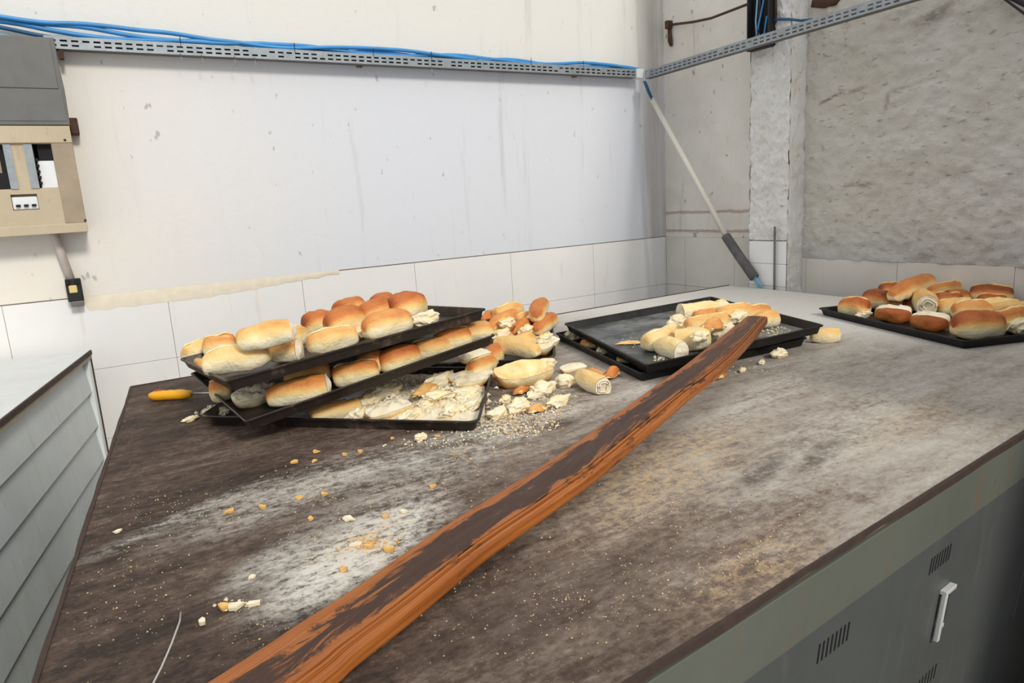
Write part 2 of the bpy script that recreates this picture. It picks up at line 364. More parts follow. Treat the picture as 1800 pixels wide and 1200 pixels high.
for a_, b_ in ((FLc, TL), (TL, TR), (TR, FRc)):
    d_2 = (b_ - a_).normalized(); o_2 = Vector((d_2.y, -d_2.x, 0)); o_2 = o_2 if o_2.dot(cen - a_) > 0 else -o_2
    bm = bmesh.new(); obox(bm, Vector((a_.x, a_.y, .12)) + d_2 * .02 + o_2 * .004, d_2 * ((b_ - a_).length - .04), o_2 * .01, Vector((0, 0, ZT - .128))); fin(bm, 'side_panel', OVEN, ov)
bm = bmesh.new(); quad_prism(bm, [p + (cen - p).normalized() * .16 for p in (FLc, FRc, TR, TL)], 0, .12); fin(bm, 'plinth', BLACKP, ov)
def edge_strip(name, a, b, out, hgt, wid, mat, wob=.0):
    bm = bmesh.new(); n = 60; prev = None
    for i in range(n + 1):
        p = a.lerp(b, i / n); k = wob * noise.noise((i * .35, a.x, a.y))
        ring = [bm.verts.new(p + v) for v in (Vector((0, 0, .0015)) - out * wid, Vector((0, 0, .0025)) + out * (.002 + k), Vector((0, 0, -hgt - k)) + out * (.003 + k), Vector((0, 0, -hgt - k)) - out * .006)]
        if prev:
            for q in range(4): bm.faces.new((prev[q], ring[q], ring[(q + 1) % 4], prev[(q + 1) % 4]))
        else: bm.faces.new(ring)
        prev = ring
    bm.faces.new(prev); return fin(bm, name, mat, ov)
fd = (FRc - FLc).normalized(); fo = Vector((fd.y, -fd.x, 0))
edge_strip('edge_trim', FLc, FRc, fo, .006, .004, EDGE, .0030)
ld = (TL - FLc).normalized(); edge_strip('edge_trim', FLc, TL, Vector((-ld.y, ld.x, 0)), .02, .004, EDGE, .002)
bd = (TR - TL).normalized(); edge_strip('edge_trim', TL, TR, Vector((-bd.y, bd.x, 0)), .02, .004, EDGE, .002)
# front: fascia, then door panels leaning slightly inwards
dn = (Vector((0, 0, -1)) - fo * .10).normalized()
def fpan(bm, u0, u1, s0, s1, t0, t1):
    o = FLc + fd * u0 + dn * s0 + fo * t0 + Vector((0, 0, -.011)); obox(bm, o, fd * (u1 - u0), dn * (s1 - s0), fo * (t1 - t0))
bm = bmesh.new(); fpan(bm, 0, 2.63, 0, .088, -.05, .002); fin(bm, 'fascia', OVEN, ov, bevel=.001)
def front_uv(px, py):
    o = FLc + Vector((0, 0, -.011)); n = fd.cross(dn).normalized(); p = at_plane(px, py, o, n) - o
    return p.dot(fd), p.dot(dn)
U0 = front_uv(1660, 1065)[0]
for u0, u1 in ((.0, .62), (.623, 1.70), (1.703, 2.63)):
    bm = bmesh.new(); fpan(bm, u0, u1, .090, .46, -.05, 0); d = fin(bm, 'door', DOORM, ov, bevel=.0015)
    if u0 == .623: door = d
bm = bmesh.new(); fpan(bm, 0, 2.63, .463, .90, -.06, -.002); fin(bm, 'lower_panel', DOORM, ov)
for (pa, pb) in (((1437, 1160), (1492, 1098)), ((1633, 1010), (1672, 955)), ((1600, 1228), (1645, 1170))):
    ua, sa = front_uv(*pa); ub, sb = front_uv(*pb); n = 8; hh = .030
    for i in range(n):
        u = ua + (ub - ua) * i / (n - 1); s = (sa + sb) / 2
        bm = bmesh.new(); fpan(bm, u - .0018, u + .0018, s - hh / 2, s + hh / 2, -.004, .0006); fin(bm, 'vent_slot', DARK, door)
ub, sb = front_uv(1647, 1113); ut, stp = front_uv(1665, 1032)
hd = bmesh.new(); fpan(hd, ut - .030, ut - .021, stp, sb, .004, .011); fpan(hd, ut - .030, ut + .008, stp - .008, stp, .0, .011); fpan(hd, ut - .012, ut + .004, sb - .020, sb - .012, .0, .005)
fin(hd, 'handle', HANDLE, door, bevel=.0012)
bm = bmesh.new(); fpan(bm, ut + .006, ut + .015, stp + .002, sb - .020, -.003, .0008); fin(bm, 'pull_recess', DARK, door)

# ------------------------------------------------------------------ white slatted cabinet at the left
A = at_y(157, 616, 2.70); ztc = A.z
B = at_plane(0, 737, A, Vector((0, 0, 1)))
sd_ = (B - A).normalized(); so = Vector((-sd_.y, sd_.x, 0))                 # along the side, outward to the right
if so.x < 0: so = -so
cb = empty('slatted_cabinet', (A.x - .4, A.y - .6, 0)); setp(cb, 'pale grey slatted metal cabinet with rust-edged white top beside the oven', 'cabinet')
LC = 1.5
bm = bmesh.new(); obox(bm, A + so * .002 + Vector((0, 0, -.004)), sd_ * LC, -so * .9, Vector((0, 0, .004))); fin(bm, 'top', TOPW, cb)
bm = bmesh.new(); obox(bm, A + so * .001 + Vector((0, 0, -.013)), sd_ * LC, so * .006, Vector((0, 0, .0145))); fin(bm, 'edge_trim', EDGE, cb)
bm = bmesh.new(); obox(bm, A - so * .004 + Vector((0, 0, -.026)), sd_ * LC, so * .008, Vector((0, 0, .013))); fin(bm, 'edge_rail', BEIGED, cb)
bm = bmesh.new(); obox(bm, A + Vector((0, 0, -ztc + .02)) - so * .022, sd_ * LC, -so * .86, Vector((0, 0, ztc - .025))); fin(bm, 'body', SLAT, cb)
for i in range(8):
    z1 = ztc - .027 - i * .118
    bm = bmesh.new()
    pts = [(-.022, z1), (-.0175, z1 - .001), (-.006, z1 - .108), (-.012, z1 - .1165), (-.022, z1 - .1165)]
    a = [bm.verts.new(Vector((A.x, A.y, z)) + sd_ * .03 + so * o) for o, z in pts]; b = [bm.verts.new(Vector((A.x, A.y, z)) + sd_ * (LC - .02) + so * o) for o, z in pts]
    bm.faces.new(a); bm.faces.new(b)
    for k in range(5): bm.faces.new((a[k], a[(k + 1) % 5], b[(k + 1) % 5], b[k]))
    fin(bm, 'slat', SLAT, cb)
for dd in (0, LC - .04):
    bm = bmesh.new(); obox(bm, Vector((A.x, A.y, .0)) + sd_ * (dd + .004) - so * .03, sd_ * .034, so * .03, Vector((0, 0, ztc - .027))); fin(bm, 'post', POST, cb, bevel=.004)
bm = bmesh.new(); obox(bm, Vector((A.x, A.y, .0)) - so * .03, sd_ * .004, so * .033, Vector((0, 0, ztc - .014))); fin(bm, 'rust_edge', EDGE, cb)

# ------------------------------------------------------------------ electrical boxes on the back wall
YF = 2.69
def Q(px, py, y=YF): return at_y(px, py, y)
bx = empty('electrical_panel', (-.25, YW, Q(60, 405).z)); setp(bx, 'beige electrical panel with open breaker windows on the white wall', 'electrical panel')
zt, zb = Q(120, 221).z, Q(155, 407).z; xr = Q(155, 405).x; xl = -.62
def fr(name, x0, x1, z0, z1, y0, y1, mat, par=bx, bev=.002): return boxo(name, (x0, y0, z0), (x1, y1, z1), mat, par, bev)
fr('case', xl, xr - .002, zb + .002, zt - .002, YF + .03, YW, BEIGED)
wz1, wz0 = Q(70, 252).z, Q(80, 330).z; wx0, wx1 = Q(62, 290).x, Q(96, 290).x
sx0, sx1 = Q(20, 355).x, Q(67, 355).x; sz1, sz0 = Q(40, 341).z, Q(40, 369).z
w2 = Q(12, 290).x
zm = Q(60, 250).z
fp = bmesh.new()                                  # face plate with three openings
def fb(x0, x1, z0, z1): box(fp, (x0, YF + .010, z0), (x1, YF + .03, z1))
fb(xl, xr - .03, wz1, zt - .03); fb(wx1, xr - .03, sz1, wz1); fb(w2, wx0, wz0, wz1); fb(xl, w2 - .10, wz0, wz1); fb(xl, wx1, sz1, wz0)
fb(xl, sx0, sz0, sz1); fb(sx1, xr - .03, sz0, sz1); fb(xl, xr - .03, zb + .02, sz0)
face = fin(fp, 'face_plate', BEIGE, bx)
fr('frame_rail', xl, xr, zt - .052, zt, YF, YF + .03, BEIGE); fr('frame_rail', xl, xr, zb, zb + .030, YF, YF + .03, BEIGE)
fr('frame_stile', xr - .058, xr, zb + .03, zt - .052, YF + .002, YF + .03, BEIGED)
fr('trim_strip', wx0 - .022, wx0, wz0, wz1, YF + .006, YF + .012, GALV, face, 0); fr('trim_strip', w2 - .002, w2 + .018, wz0, wz1, YF + .006, YF + .012, GALV, face, 0)
bk = fr('breaker_block', wx0 + .006, wx1, wz0, wz0 + (wz1 - wz0) * .62, YF + .018, YF + .029, BRKW, bx)
for i in range(5):
    z = wz0 + .012 + i * .018; fr('breaker_toggle', wx0 + .002, wx0 + .010, z, z + .008, YF + .010, YF + .019, DARK, bk, 0)
fr('breaker_block', wx0 - .09, wx0 + .012, wz0, wz1, YF + .026, YF + .0295, DARK, bx, 0)
fr('breaker_block', wx0 + .002, wx1, wz0 + (wz1 - wz0) * .62, wz1, YF + .026, YF + .0295, DARK, bx, 0)
fr('breaker_block', w2 - .10, w2, wz0, wz0 + .05, YF + .014, YF + .029, DARK, bx)
bk = fr('breaker_row', sx0 + .001, sx1 - .001, sz0 + .002, sz1 - .008, YF + .014, YF + .029, BRKW, bx)
for i in range(3):
    x = sx0 + (sx1 - sx0) * (.22 + .30 * i); fr('breaker_toggle', x - .006, x + .006, sz0 + .010, sz0 + .017, YF + .006, YF + .015, DARK, bk, 0)
for px, py in ((114, 246), (150, 387)):
    p = Q(px, py); tubeo('screw', [(p.x, YF - .002, p.z), (p.x, YF + .003, p.z)], .004, RUST, bx)
bm = bmesh.new(); p = Q(131, 224, 2.76); box(bm, (p.x - .012, 2.75, p.z - .022), (p.x + .012, YW, p.z + .030)); fin(bm, 'hinge', RUST, bx, bevel=.004)

gz1, gz0 = Q(97, 66).z, zt + .002
gb = empty('metal_box', (-.3, YW, gz0)); setp(gb, 'dark grey metal box above the beige electrical panel', 'box')
gx1 = Q(97, 80).x; gx2 = Q(119, 210).x
bm = bmesh.new()
prof = [(gz0, gx2 + .004), (gz0 + (gz1 - gz0) * .42, gx2 + .006), (gz0 + (gz1 - gz0) * .62, gx1 + .001), (gz1, gx1)]
for y in (YF, YW - .001):
    pass
fa = [bm.verts.new((x, YF, z)) for z, x in prof] + [bm.verts.new((xl, YF, gz1)), bm.verts.new((xl, YF, gz0))]
ba = [bm.verts.new((x, YW, z)) for z, x in prof] + [bm.verts.new((xl, YW, gz1)), bm.verts.new((xl, YW, gz0))]
bm.faces.new(fa); bm.faces.new(ba)
for i in range(6): bm.faces.new((fa[i], fa[(i + 1) % 6], ba[(i + 1) % 6], ba[i]))
fin(bm, 'case', GREYBOX, gb, bevel=.003)
zc = Q(60, 156).z
fr('lid_panel', xl, gx1 - .012, zc + .002, gz1 - .006, YF - .003, YF + .001, GREYBOX, gb, .001); fr('lid_panel', xl, gx1 - .004, gz0 + .012, zc - .001, YF - .002, YF + .001, GREYBOX, gb, .001)

pt, pb_ = at_y(97, 417, 2.775), at_y(124, 490, 2.775)
cu = empty('wall_outlet', (pb_.x, YW, pb_.z - .06)); setp(cu, 'small black wall outlet with cream centre below the electrical panel', 'outlet')
q = at_y(130, 508, 2.775)
boxo('back_box', (q.x - .022, 2.765, q.z - .042), (q.x + .024, YW, q.z + .035), BLACKP, cu, .004)
boxo('insert', (q.x - .014, 2.760, q.z - .012), (q.x + .010, 2.766, q.z + .014), CREAMP, cu, .004)
boxo('terminal', (q.x - .020, 2.757, q.z + .017), (q.x - .008, 2.766, q.z + .034), DARK, cu, .002); boxo('terminal', (q.x + .006, 2.757, q.z + .017), (q.x + .018, 2.766, q.z + .034), DARK, cu, .002)
boxo('lower_lip', (q.x - .016, 2.758, q.z - .058), (q.x + .022, YW, q.z - .040), GALVD, cu, .003)
cp = setp(tubeo('conduit_pipe', [pt + Vector((-.003, 0, .02)), pt, pt.lerp(pb_, .5), pb_ + Vector((0, .0, .0))], .013, simple('grey_beige_pipe', srgb(190, 178, 170), .6), n=12), 'short grey conduit running from electrical panel down to black outlet', 'pipe')

# ------------------------------------------------------------------ perforated channels
def channel(name, label, A0, B0, out, h=.038, dep=.038, end_clip=True):
    d = (B0 - A0); L = d.length; d.normalize(); up = Vector((0, 0, 1)); inn = -out
    root = empty(name, A0); setp(root, label, 'cable channel', 'perforated steel channels')
    bm = bmesh.new(); x = 0; zs = [0, .008, .014, .022, .028, h]
    cells = []
    step = 0
    while x < L:
        wdt = .020 if step % 2 else .011
        cells.append((x, min(x + wdt, L), step % 2)); x += wdt; step += 1
    cache = {}
    def V(a, z):
        k = (round(a, 5), round(z, 5))
        if k not in cache: cache[k] = bm.verts.new(A0 + d * a + up * z)
        return cache[k]
    random.seed(len(name) + int(L * 100))
    for a, b, hole in cells:
        for r in range(5):
            if hole and r in (1, 3) and random.random() > .12: continue
            bm.faces.new((V(a, zs[r]), V(b, zs[r]), V(b, zs[r + 1]), V(a, zs[r + 1])))
    o = fin(bm, 'front_face', GALV, root, normals=False); s = o.modifiers.new('thickness', 'SOLIDIFY'); s.thickness = .0014
    bm = bmesh.new()
    obox(bm, A0 + inn * .001 + up * 0, d * L, inn * dep, up * .0014); fin(bm, 'bottom_face', GALVD, root)
    bm = bmesh.new(); obox(bm, A0 + inn * dep, d * L, inn * -.0014, up * h); fin(bm, 'back_face', GALVD, root)
    bm = bmesh.new(); obox(bm, A0 + up * (h - .001) + inn * .001, d * L, inn * .008, up * .0014); fin(bm, 'lip', GALV, root)
    return root, d, L
YC = 2.742
c0, c1 = at_y(92, 85, YC), at_y(1128, 136.5, YC)
chz = (c0.z + c1.z) / 2
rootA, dA, LA = channel('cable_channel', 'long perforated steel channel carrying blue cables along the back wall', Vector((-.02, YC, chz + .0)), Vector((c1.x, YC, chz + .0)), Vector((0, -1, 0)))
for k, pxx in enumerate((108,)):
    p = at_y(pxx, 95, YC); boxo('bracket', (p.x - .006, YC + .002, chz - .03), (p.x + .006, YC + .03, chz + .002), RUST, rootA, .002)
XC = c1.x + .006
e0, e1 = at_x(1142, 136, XC), at_x(1600, 1, XC)
dirB = (e1 - e0).normalized()
rootB, dB, LB = channel('cable_channel', 'perforated steel channel running from the corner up along the right wall', e0 - dirB * .035, e1 + dirB * .5, Vector((-dirB.y * -1, 0, 0)).normalized() if False else Vector((-1, 0, 0)))
boxo('corner_clip', (c1.x - .035, YC - .004, chz - .002), (c1.x + .012, YC + .036, chz + .041), POST, rootA, .002)
for px, l in ((355, .03), (412, .03), (447, .035), (757, .03), (318, .02)):
    p = at_y(px, 100, YC - .002); tubeo('wire_tie', [(p.x, YC - .003, chz + .006), (p.x, YC - .004, chz - .01), (p.x + .003, YC + .0, chz - l)], .0012, WIRE, rootA, 5)
for px in (318, 517, 655, 757, 932, 1024):
    p = at_y(px, 80, YC); tubeo('wire_tie', [(p.x, YC - .002, chz + .03), (p.x, YC - .002, chz + .045), (p.x + .001, YC, chz + .062)], .0012, DARK, rootA, 5)
# supports
for px in (640, 1020):
    p = at_y(px, 120, YC); boxo('bracket', (p.x - .01, YC + .037, chz - .004), (p.x + .01, YW, chz + .034), GALVD, rootA, .001)

# blue cables lying in and over the channel
random.seed(11)
cabs = ['bright blue cable drooping highest over the back channel', 'bright blue cable second from the top in the back channel', 'thick blue cable lying along middle of the back channel',
        'dark blue cable lying deepest in the back channel', 'pale blue wire looping through the back channel', 'dark teal cable with humps at right end of channel']
for i, lb in enumerate(cabs):
    pts = []; n = 90; x0 = -.55; x1 = c1.x - .01 if i != 0 else 1.55
    for k in range(n + 1):
        x = x0 + (x1 - x0) * k / n
        env = .026 + .030 * max(0, 1 - max(0, x + .1) / .8)
        hz = chz + .030 + env * (.9 - .22 * i) + .009 * math.sin(x * (7 + 1.7 * i) + i * 1.3) + .005 * noise.noise((x * 6, i, 0))
        if x < 0: hz += .03 * min(1, -x / .25) * (1 - i * .12)
        hz = max(hz, chz + .0075) if x < .0 else max(hz, chz + .012)
        pts.append((x, YC + .008 + .004 * i + .003 * math.sin(x * 5 + i), hz))
    setp(tubeo('blue_cable', pts, (.0075, .0075, .008, .0065, .0035, .006)[i], (BLUE, BLUE, BLUE, BLUE2, LBLUE, BLUE2)[i], n=7), lb, 'cable', 'blue cables in the back channel')

# ------------------------------------------------------------------ corner pipe
P0, P1, P2, P3 = at_y(1133, 150, 2.72), at_y(1146, 174, 2.70), at_x(1278, 418, 2.56), at_x(1326, 488, 2.555)
pp = empty('plastic_pipe', P3); setp(pp, 'off-white plastic pipe leaning across the wall corner with blue wires', 'pipe')
tubeo('tube', [P1, P1.lerp(P2, .5), P2], .0125, PVC, pp, 12); tubeo('rubber_sleeve', [P2 - (P3 - P2).normalized() * .012, P2.lerp(P3, .5) + Vector((-.002, 0, 0)), P3], .022, SLEEVE, pp, 12)
for s in (-1, 0, 1):
    tubeo('wire', [P0 + Vector((.006 * s, 0, .02)), P0.lerp(P1, .5) + Vector((.007 * s, -.004, 0)), P1 + (P2 - P1) * .03 + Vector((.004 * s, 0, 0))], .004, BLUE2, pp, 6)
    dd = (P3 - P2).normalized(); tubeo('wire', [P3 - dd * .02 + Vector((0, .007 * s, 0)), P3 + dd * .03 + Vector((0, .010 * s, 0)), P3 + dd * .12 + Vector((0, .012 * s, -.05)), P3 + Vector((.0, .012 * s, -.35))], .0045, LBLUE, pp, 6)
ra, rb = at_x(1362, 398, PX - .016), at_x(1361, 508, PX - .016)
setp(tubeo('metal_rod', [ra, rb, rb + Vector((0, 0, -.7))], .005, GALVD, n=8), 'thin grey metal rod standing upright in front of the pier', 'rod')
# rusty pipe and bracket near the corner
h0 = at_x(1175, 44, 2.66); h1 = at_x(1250, 32, 2.62); h2 = at_x(1318, 6, 2.60)
rp = empty('rusty_rod', h0); setp(rp, 'rusty iron rod bracketed to the wall corner above the channel', 'rod')
tubeo('rod', [h0, h0.lerp(h1, .6) + Vector((0, 0, -.004)), h1, h2], .006, RUST, rp, 8)
boxo('bracket', (h0.x - .015, h0.y - .012, h0.z - .018), (XW, h0.y + .012, h0.z + .02), RUST, rp, .003)
tubeo('bracket_stem', [h0 + Vector((.005, 0, -.015)), h0 + Vector((.006, -.004, -.075)), h0 + Vector((.012, -.006, -.10))], [.009, .012, .008], RUST, rp, 8)
# open black junction box on the pier
j0, j1 = at_x(1317, 30, PX - .03), at_x(1356, 30, PX - .03)
jb = empty('junction_box', (PX, j0.y, chz)); setp(jb, 'open black junction box with loose blue wires on the pier', 'junction box')
zlo = at_x(1335, 84, PX - .03).z; zhi = 2.35
boxo('back_plate', (PX - .012, j1.y, zlo), (PX + .01, j0.y, zhi), DARK, jb)
boxo('side', (PX - .045, j0.y - .006, zlo), (PX - .012, j0.y, zhi), BLACKP, jb); boxo('side', (PX - .045, j1.y, zlo), (PX - .012, j1.y + .006, zhi), BLACKP, jb)
boxo('side', (PX - .045, j1.y, zlo - .006), (PX - .012, j0.y, zlo), BLACKP, jb)
ym = (j0.y + j1.y) / 2
tubeo('wire', [(PX - .02, ym - .02, zhi), (PX - .035, ym + .005, chz + .09), (PX - .04, ym - .005, chz + .055), (PX - .03, ym - .022, chz + .06), (PX - .02, ym - .026, chz + .13)], .004, BLUE, jb, 6)
tubeo('wire', [(PX - .02, ym + .02, zhi), (PX - .03, ym + .022, chz + .12), (PX - .035, ym + .012, chz + .05)], .004, LBLUE, jb, 6)
tubeo('wire', [(PX - .02, ym + .01, zhi), (PX - .025, ym + .008, chz + .1), (PX - .03, ym + .006, chz + .05)], .006, RUST, jb, 6)
k0, k1 = at_x(1366, 34, PX - .014), at_x(1408, 36, PX - .014)
setp(tubeo('blue_wire', [k0 + Vector((.006, .05, .0)), k0, k0.lerp(k1, .5) + Vector((0, 0, .003)), k1, k1 + Vector((.02, -.04, -.004))], .0055, BLUE2, n=7), 'short blue wire crossing the pier just above the channel', 'wire')
v0 = at_x(1364, 2, PX - .014); setp(tubeo('rusty_pipe', [v0 + Vector((0, 0, .25)), v0, (v0.x, v0.y, at_x(1364, 40, PX - .014).z)], .005, RUST, n=7), 'thin rusty pipe dropping beside the black junction box', 'pipe')
# broken hole at the frame top on right wall, hanging bars upper right
t0, t1 = at_x(1752, -12, XW - .06), at_x(1806, 28, XW - .06)
setp(tubeo('dark_cable', [t0 + (t0 - t1) * .6, t0, t1, t1 + (t1 - t0)], .004, BLACKP, n=6), 'thin dark cable crossing the upper right corner of the wall', 'cable')
t0, t1 = at_x(1778, -4, XW - .03), at_x(1806, 10, XW - .03)
setp(tubeo('dark_bracket', [t0 + (t0 - t1), t0, t1, t1 + (t1 - t0)], .009, BLACKP, n=6), 'short thick dark bar at top right frame corner', 'bar')
hp = at_x(1455, -6, XW)
bm = bmesh.new(); bmesh.ops.create_icosphere(bm, subdivisions=2, radius=1)
for v in bm.verts: v.co = Vector((v.co.x * .02, v.co.y * .075, v.co.z * .045)) * (1 + .25 * noise.noise(v.co * 2.3)) + hp
setp(fin(bm, 'rust_patch', RUST, smooth=True), 'dark rusty lump on the wall at the top frame edge', 'rust lump')

# dark machine added to shade the oven's right end; size and shape guessed
mc = empty('shade_machine', (1.75, .12, 0)); setp(mc, 'black machine added at the lower right to shade the oven end', 'machine')
MX0, MX1, MY0, MY1, MZ = 1.44, 2.3, -.25, .36, 1.62
boxo('body', (MX0, MY0, .1), (MX1, MY1, MZ), BLACKP, mc, .01); boxo('plinth', (MX0 + .04, MY0 + .04, 0), (MX1 - .04, MY1 - .04, .1), DARK, mc)
boxo('door', (MX0 - .012, MY0 + .03, .2), (MX0, MY1 - .03, MZ - .1), BLACKP, mc, .004)

# ------------------------------------------------------------------ trays
SURF = {'tab': (Vector((0, 0, ZT)), Vector((0, 0, 1)))}
def tray(key, label, FL, FR, BL, depth=.024, rad=.006, mat=None, inner=None):
    e1, e2 = FR - FL, BL - FL; L, W = e1.length, e2.length; a, b = e1 / L, e2 / W
    n = a.cross(b).normalized()
    o = FL - n * depth
    root = empty('baking_tray', o); setp(root, label, 'tray', 'black baking trays')
    def loop(bm, ins, z, r):
        r = max(r, .001); vs_ = []
        for cx, cy, s in ((ins + r, ins + r, 180), (L - ins - r, ins + r, 270), (L - ins - r, W - ins - r, 0), (ins + r, W - ins - r, 90)):
            for k in range(6):
                t = math.radians(s + 18 * k); vs_.append(bm.verts.new(o + a * (cx + r * math.cos(t)) + b * (cy + r * math.sin(t)) + n * z))
        return vs_
    def skin(bm, ls):
        for p, q in zip(ls, ls[1:]):
            m = len(p)
            for k in range(m): bm.faces.new((p[k], p[(k + 1) % m], q[(k + 1) % m], q[k]))
    bm = bmesh.new(); ls = [loop(bm, .010, 0, rad), loop(bm, .003, depth - .002, rad + .002), loop(bm, .0045, depth - .002, rad + .001), loop(bm, .0115, .0016, rad)]
    bm.faces.new(ls[0]); skin(bm, ls); bm.faces.new(ls[-1]); ob = fin(bm, 'pan', mat or PAN, root)
    if inner:
        bm = bmesh.new(); l1 = loop(bm, .013, .0019, rad); l2 = loop(bm, .013, .0022, rad); bm.faces.new(l2); skin(bm, [l1, l2]); bm.faces.new(l1); fin(bm, 'floury_base', inner, root)
    bm = bmesh.new(); ls = [loop(bm, .005, depth - .004, rad + .001), loop(bm, -.001, depth - .004, rad + .003), loop(bm, -.002, depth - .001, rad + .003), loop(bm, .000, depth + .001, rad + .003), loop(bm, .004, depth, rad + .001)]
    skin(bm, ls + [ls[0]]); fin(bm, 'rim', mat or PAN, root, smooth=False)
    SURF[key] = (o + n * .0022, n)
    return root
V3 = lambda x, y, z: Vector((x, y, z + ZT))
f3l, f3r = at_z(350, 731, .0245), at_z(841, 741, .0245); d3 = (f3r - f3l).normalized(); p3 = Vector((-d3.y, d3.x, 0))
tray('t3', 'bottom tray of the left stack, heaped with crumbs', f3l, f3r, f3l + (at_z(866, 652, .0245) - f3r).normalized() * .46, rad=.022)
tray('t2', 'middle tray of the left stack, tilted, holding rolls', V3(.209, 1.384, .062), V3(.802, 1.427, .139), V3(.171, 1.883, .074), rad=.004)
tray('t1', 'top tray of the left stack, tilted, full of rolls', V3(.183, 1.380, .149), V3(.779, 1.422, .206), V3(.152, 1.878, .116), rad=.006)
q4r, q4b = at_z(976, 628, .0255), at_z(969, 548, .062); e4 = (q4b - q4r); l4 = Vector((-e4.y, e4.x, 0)).normalized()
tray('t4', 'rounded tray of broken bread behind the left stack', q4r + l4 * .36, q4r, q4b + l4 * .36, rad=.03)
tray('ml', 'lower of the two black trays under the wooden board', at_z(1126, 656, .0245), at_z(1419, 593, .0245), at_z(977, 585, .0245), mat=PAN2)
tray('mu', 'upper of the two black trays under the board end', at_z(1136, 641, .050), at_z(1448, 571, .066), at_z(992, 568, .062), mat=PAN2, inner=PAN3)
frt, blt = at_z(1696, 599, .0245), at_z(1439, 541, .0245); er = (at_z(1800, 587, .0245) - frt).normalized()
tray('rt', 'black tray of brown rolls near the right wall', frt, frt + er * .54, blt, mat=PAN2)

# ------------------------------------------------------------------ bread
def attr(me, vals):
    at = me.attributes.new('bake', 'FLOAT', 'POINT'); at.data.foreach_set('value', vals)
def sstep(a, b, x): t = min(1, max(0, (x - a) / (b - a))); return t * t * (3 - 2 * t)
def crust_mesh(L, W, H, seed, bake, c0=-1., c1=1., a0=0., a1=360., score=True, under=False, power=.46):
    NU, NV = 24, 24; verts = []; vals = []; faces = []; closed = a1 - a0 >= 359
    u0, u1 = math.asin(c0), math.asin(c1); rnd = random.Random(seed); sk = rnd.uniform(-.35, .35); off = Vector((seed * 3.1, seed * 1.7, 0)); bend = rnd.uniform(-.05, .05)
    for i in range(NU + 1):
        u = u0 + (u1 - u0) * i / NU; t = math.sin(u); s = max(math.cos(u), .0) ** power
        for j in range(NV + (0 if closed else 1)):
            th = math.radians(a0 + (a1 - a0) * j / NV); sn, cs = math.sin(th), math.cos(th)
            y = W / 2 * s * math.copysign(abs(cs) ** .9, cs); z = (H * .60 * sn if sn > 0 else -H * .40 * min(1, abs(sn) * 1.35)) * s
            p = Vector((t * L / 2, y + bend * L * (t * t - .4), z))
            k = 1 + .20 * noise.noise(p * 20 + off) + .09 * noise.noise(p * 48 + off)
            sc = 0
            if score and sn > 0:
                dth = th - math.pi / 2 - sk * t * 1.6
                sc = math.exp(-(dth / .20) ** 2) * sstep(.85, .6, abs(t))
                rg = math.exp(-((dth - .42) / .16) ** 2) * sstep(.85, .6, abs(t)); k += -.10 * sc + .06 * rg
            p.y *= k; p.z *= k; verts.append(p)
            upf = .88 if under == 2 else sstep(-.25, .85, sn if not under else -sn)
            vals.append(max(.03, min(1, bake * (.10 + 1.0 * upf) + .12 * sstep(.55, 1, abs(t)) * bake - .30 * sc * (bake - .15) + .08 * noise.noise(p * 14 + off))))
    R = NV if closed else NV + 1
    for i in range(NU):
        for j in range(NV):
            a, b = i * R + j, i * R + (j + 1) % R; faces.append((a, b, b + R, a + R))
    me = bpy.data.meshes.new('crust'); me.from_pydata([tuple(v) for v in verts], [], faces); attr(me, vals)
    return me, verts, R, NU
def cap_mesh(ring, dome, seed, axis):
    c = sum(ring, Vector()) / len(ring); vs_ = []; fs = []; K = 6; n = len(ring); r = max((p - c).length for p in ring)
    for k in range(K):
        f = 1 - k / K
        for i, p in enumerate(ring):
            q = c + (p - c) * f * .985
            q = q + axis * (dome * (1 - f * f) + r * .16 * noise.noise(q * 70 + Vector((seed, 0, 0))) * min(1, 3 * (1 - f)) + .0006); vs_.append(q)
    vs_.append(c + axis * dome)
    for k in range(K - 1):
        for i in range(n): fs.append((k * n + i, k * n + (i + 1) % n, (k + 1) * n + (i + 1) % n, (k + 1) * n + i))
    for i in range(n): fs.append(((K - 1) * n + i, (K - 1) * n + (i + 1) % n, K * n))
    me = bpy.data.meshes.new('crumb'); me.from_pydata([tuple(v) for v in vs_], [], fs); return me
def place(o, p0, p1, n, roll=0):
    x = (p1 - p0).normalized(); z = (n - x * n.dot(x)).normalized(); y = z.cross(x)
    m = Matrix((x, y, z)).transposed().to_4x4()
    if roll: m = m @ Matrix.Rotation(math.radians(roll), 4, 'X')
    m.translation = (p0 + p1) / 2; o.matrix_world = m
CNT = [0]
def sub(name, me, mat, par):
    o = link(name, me, mat, None, True); o.parent = par; return o
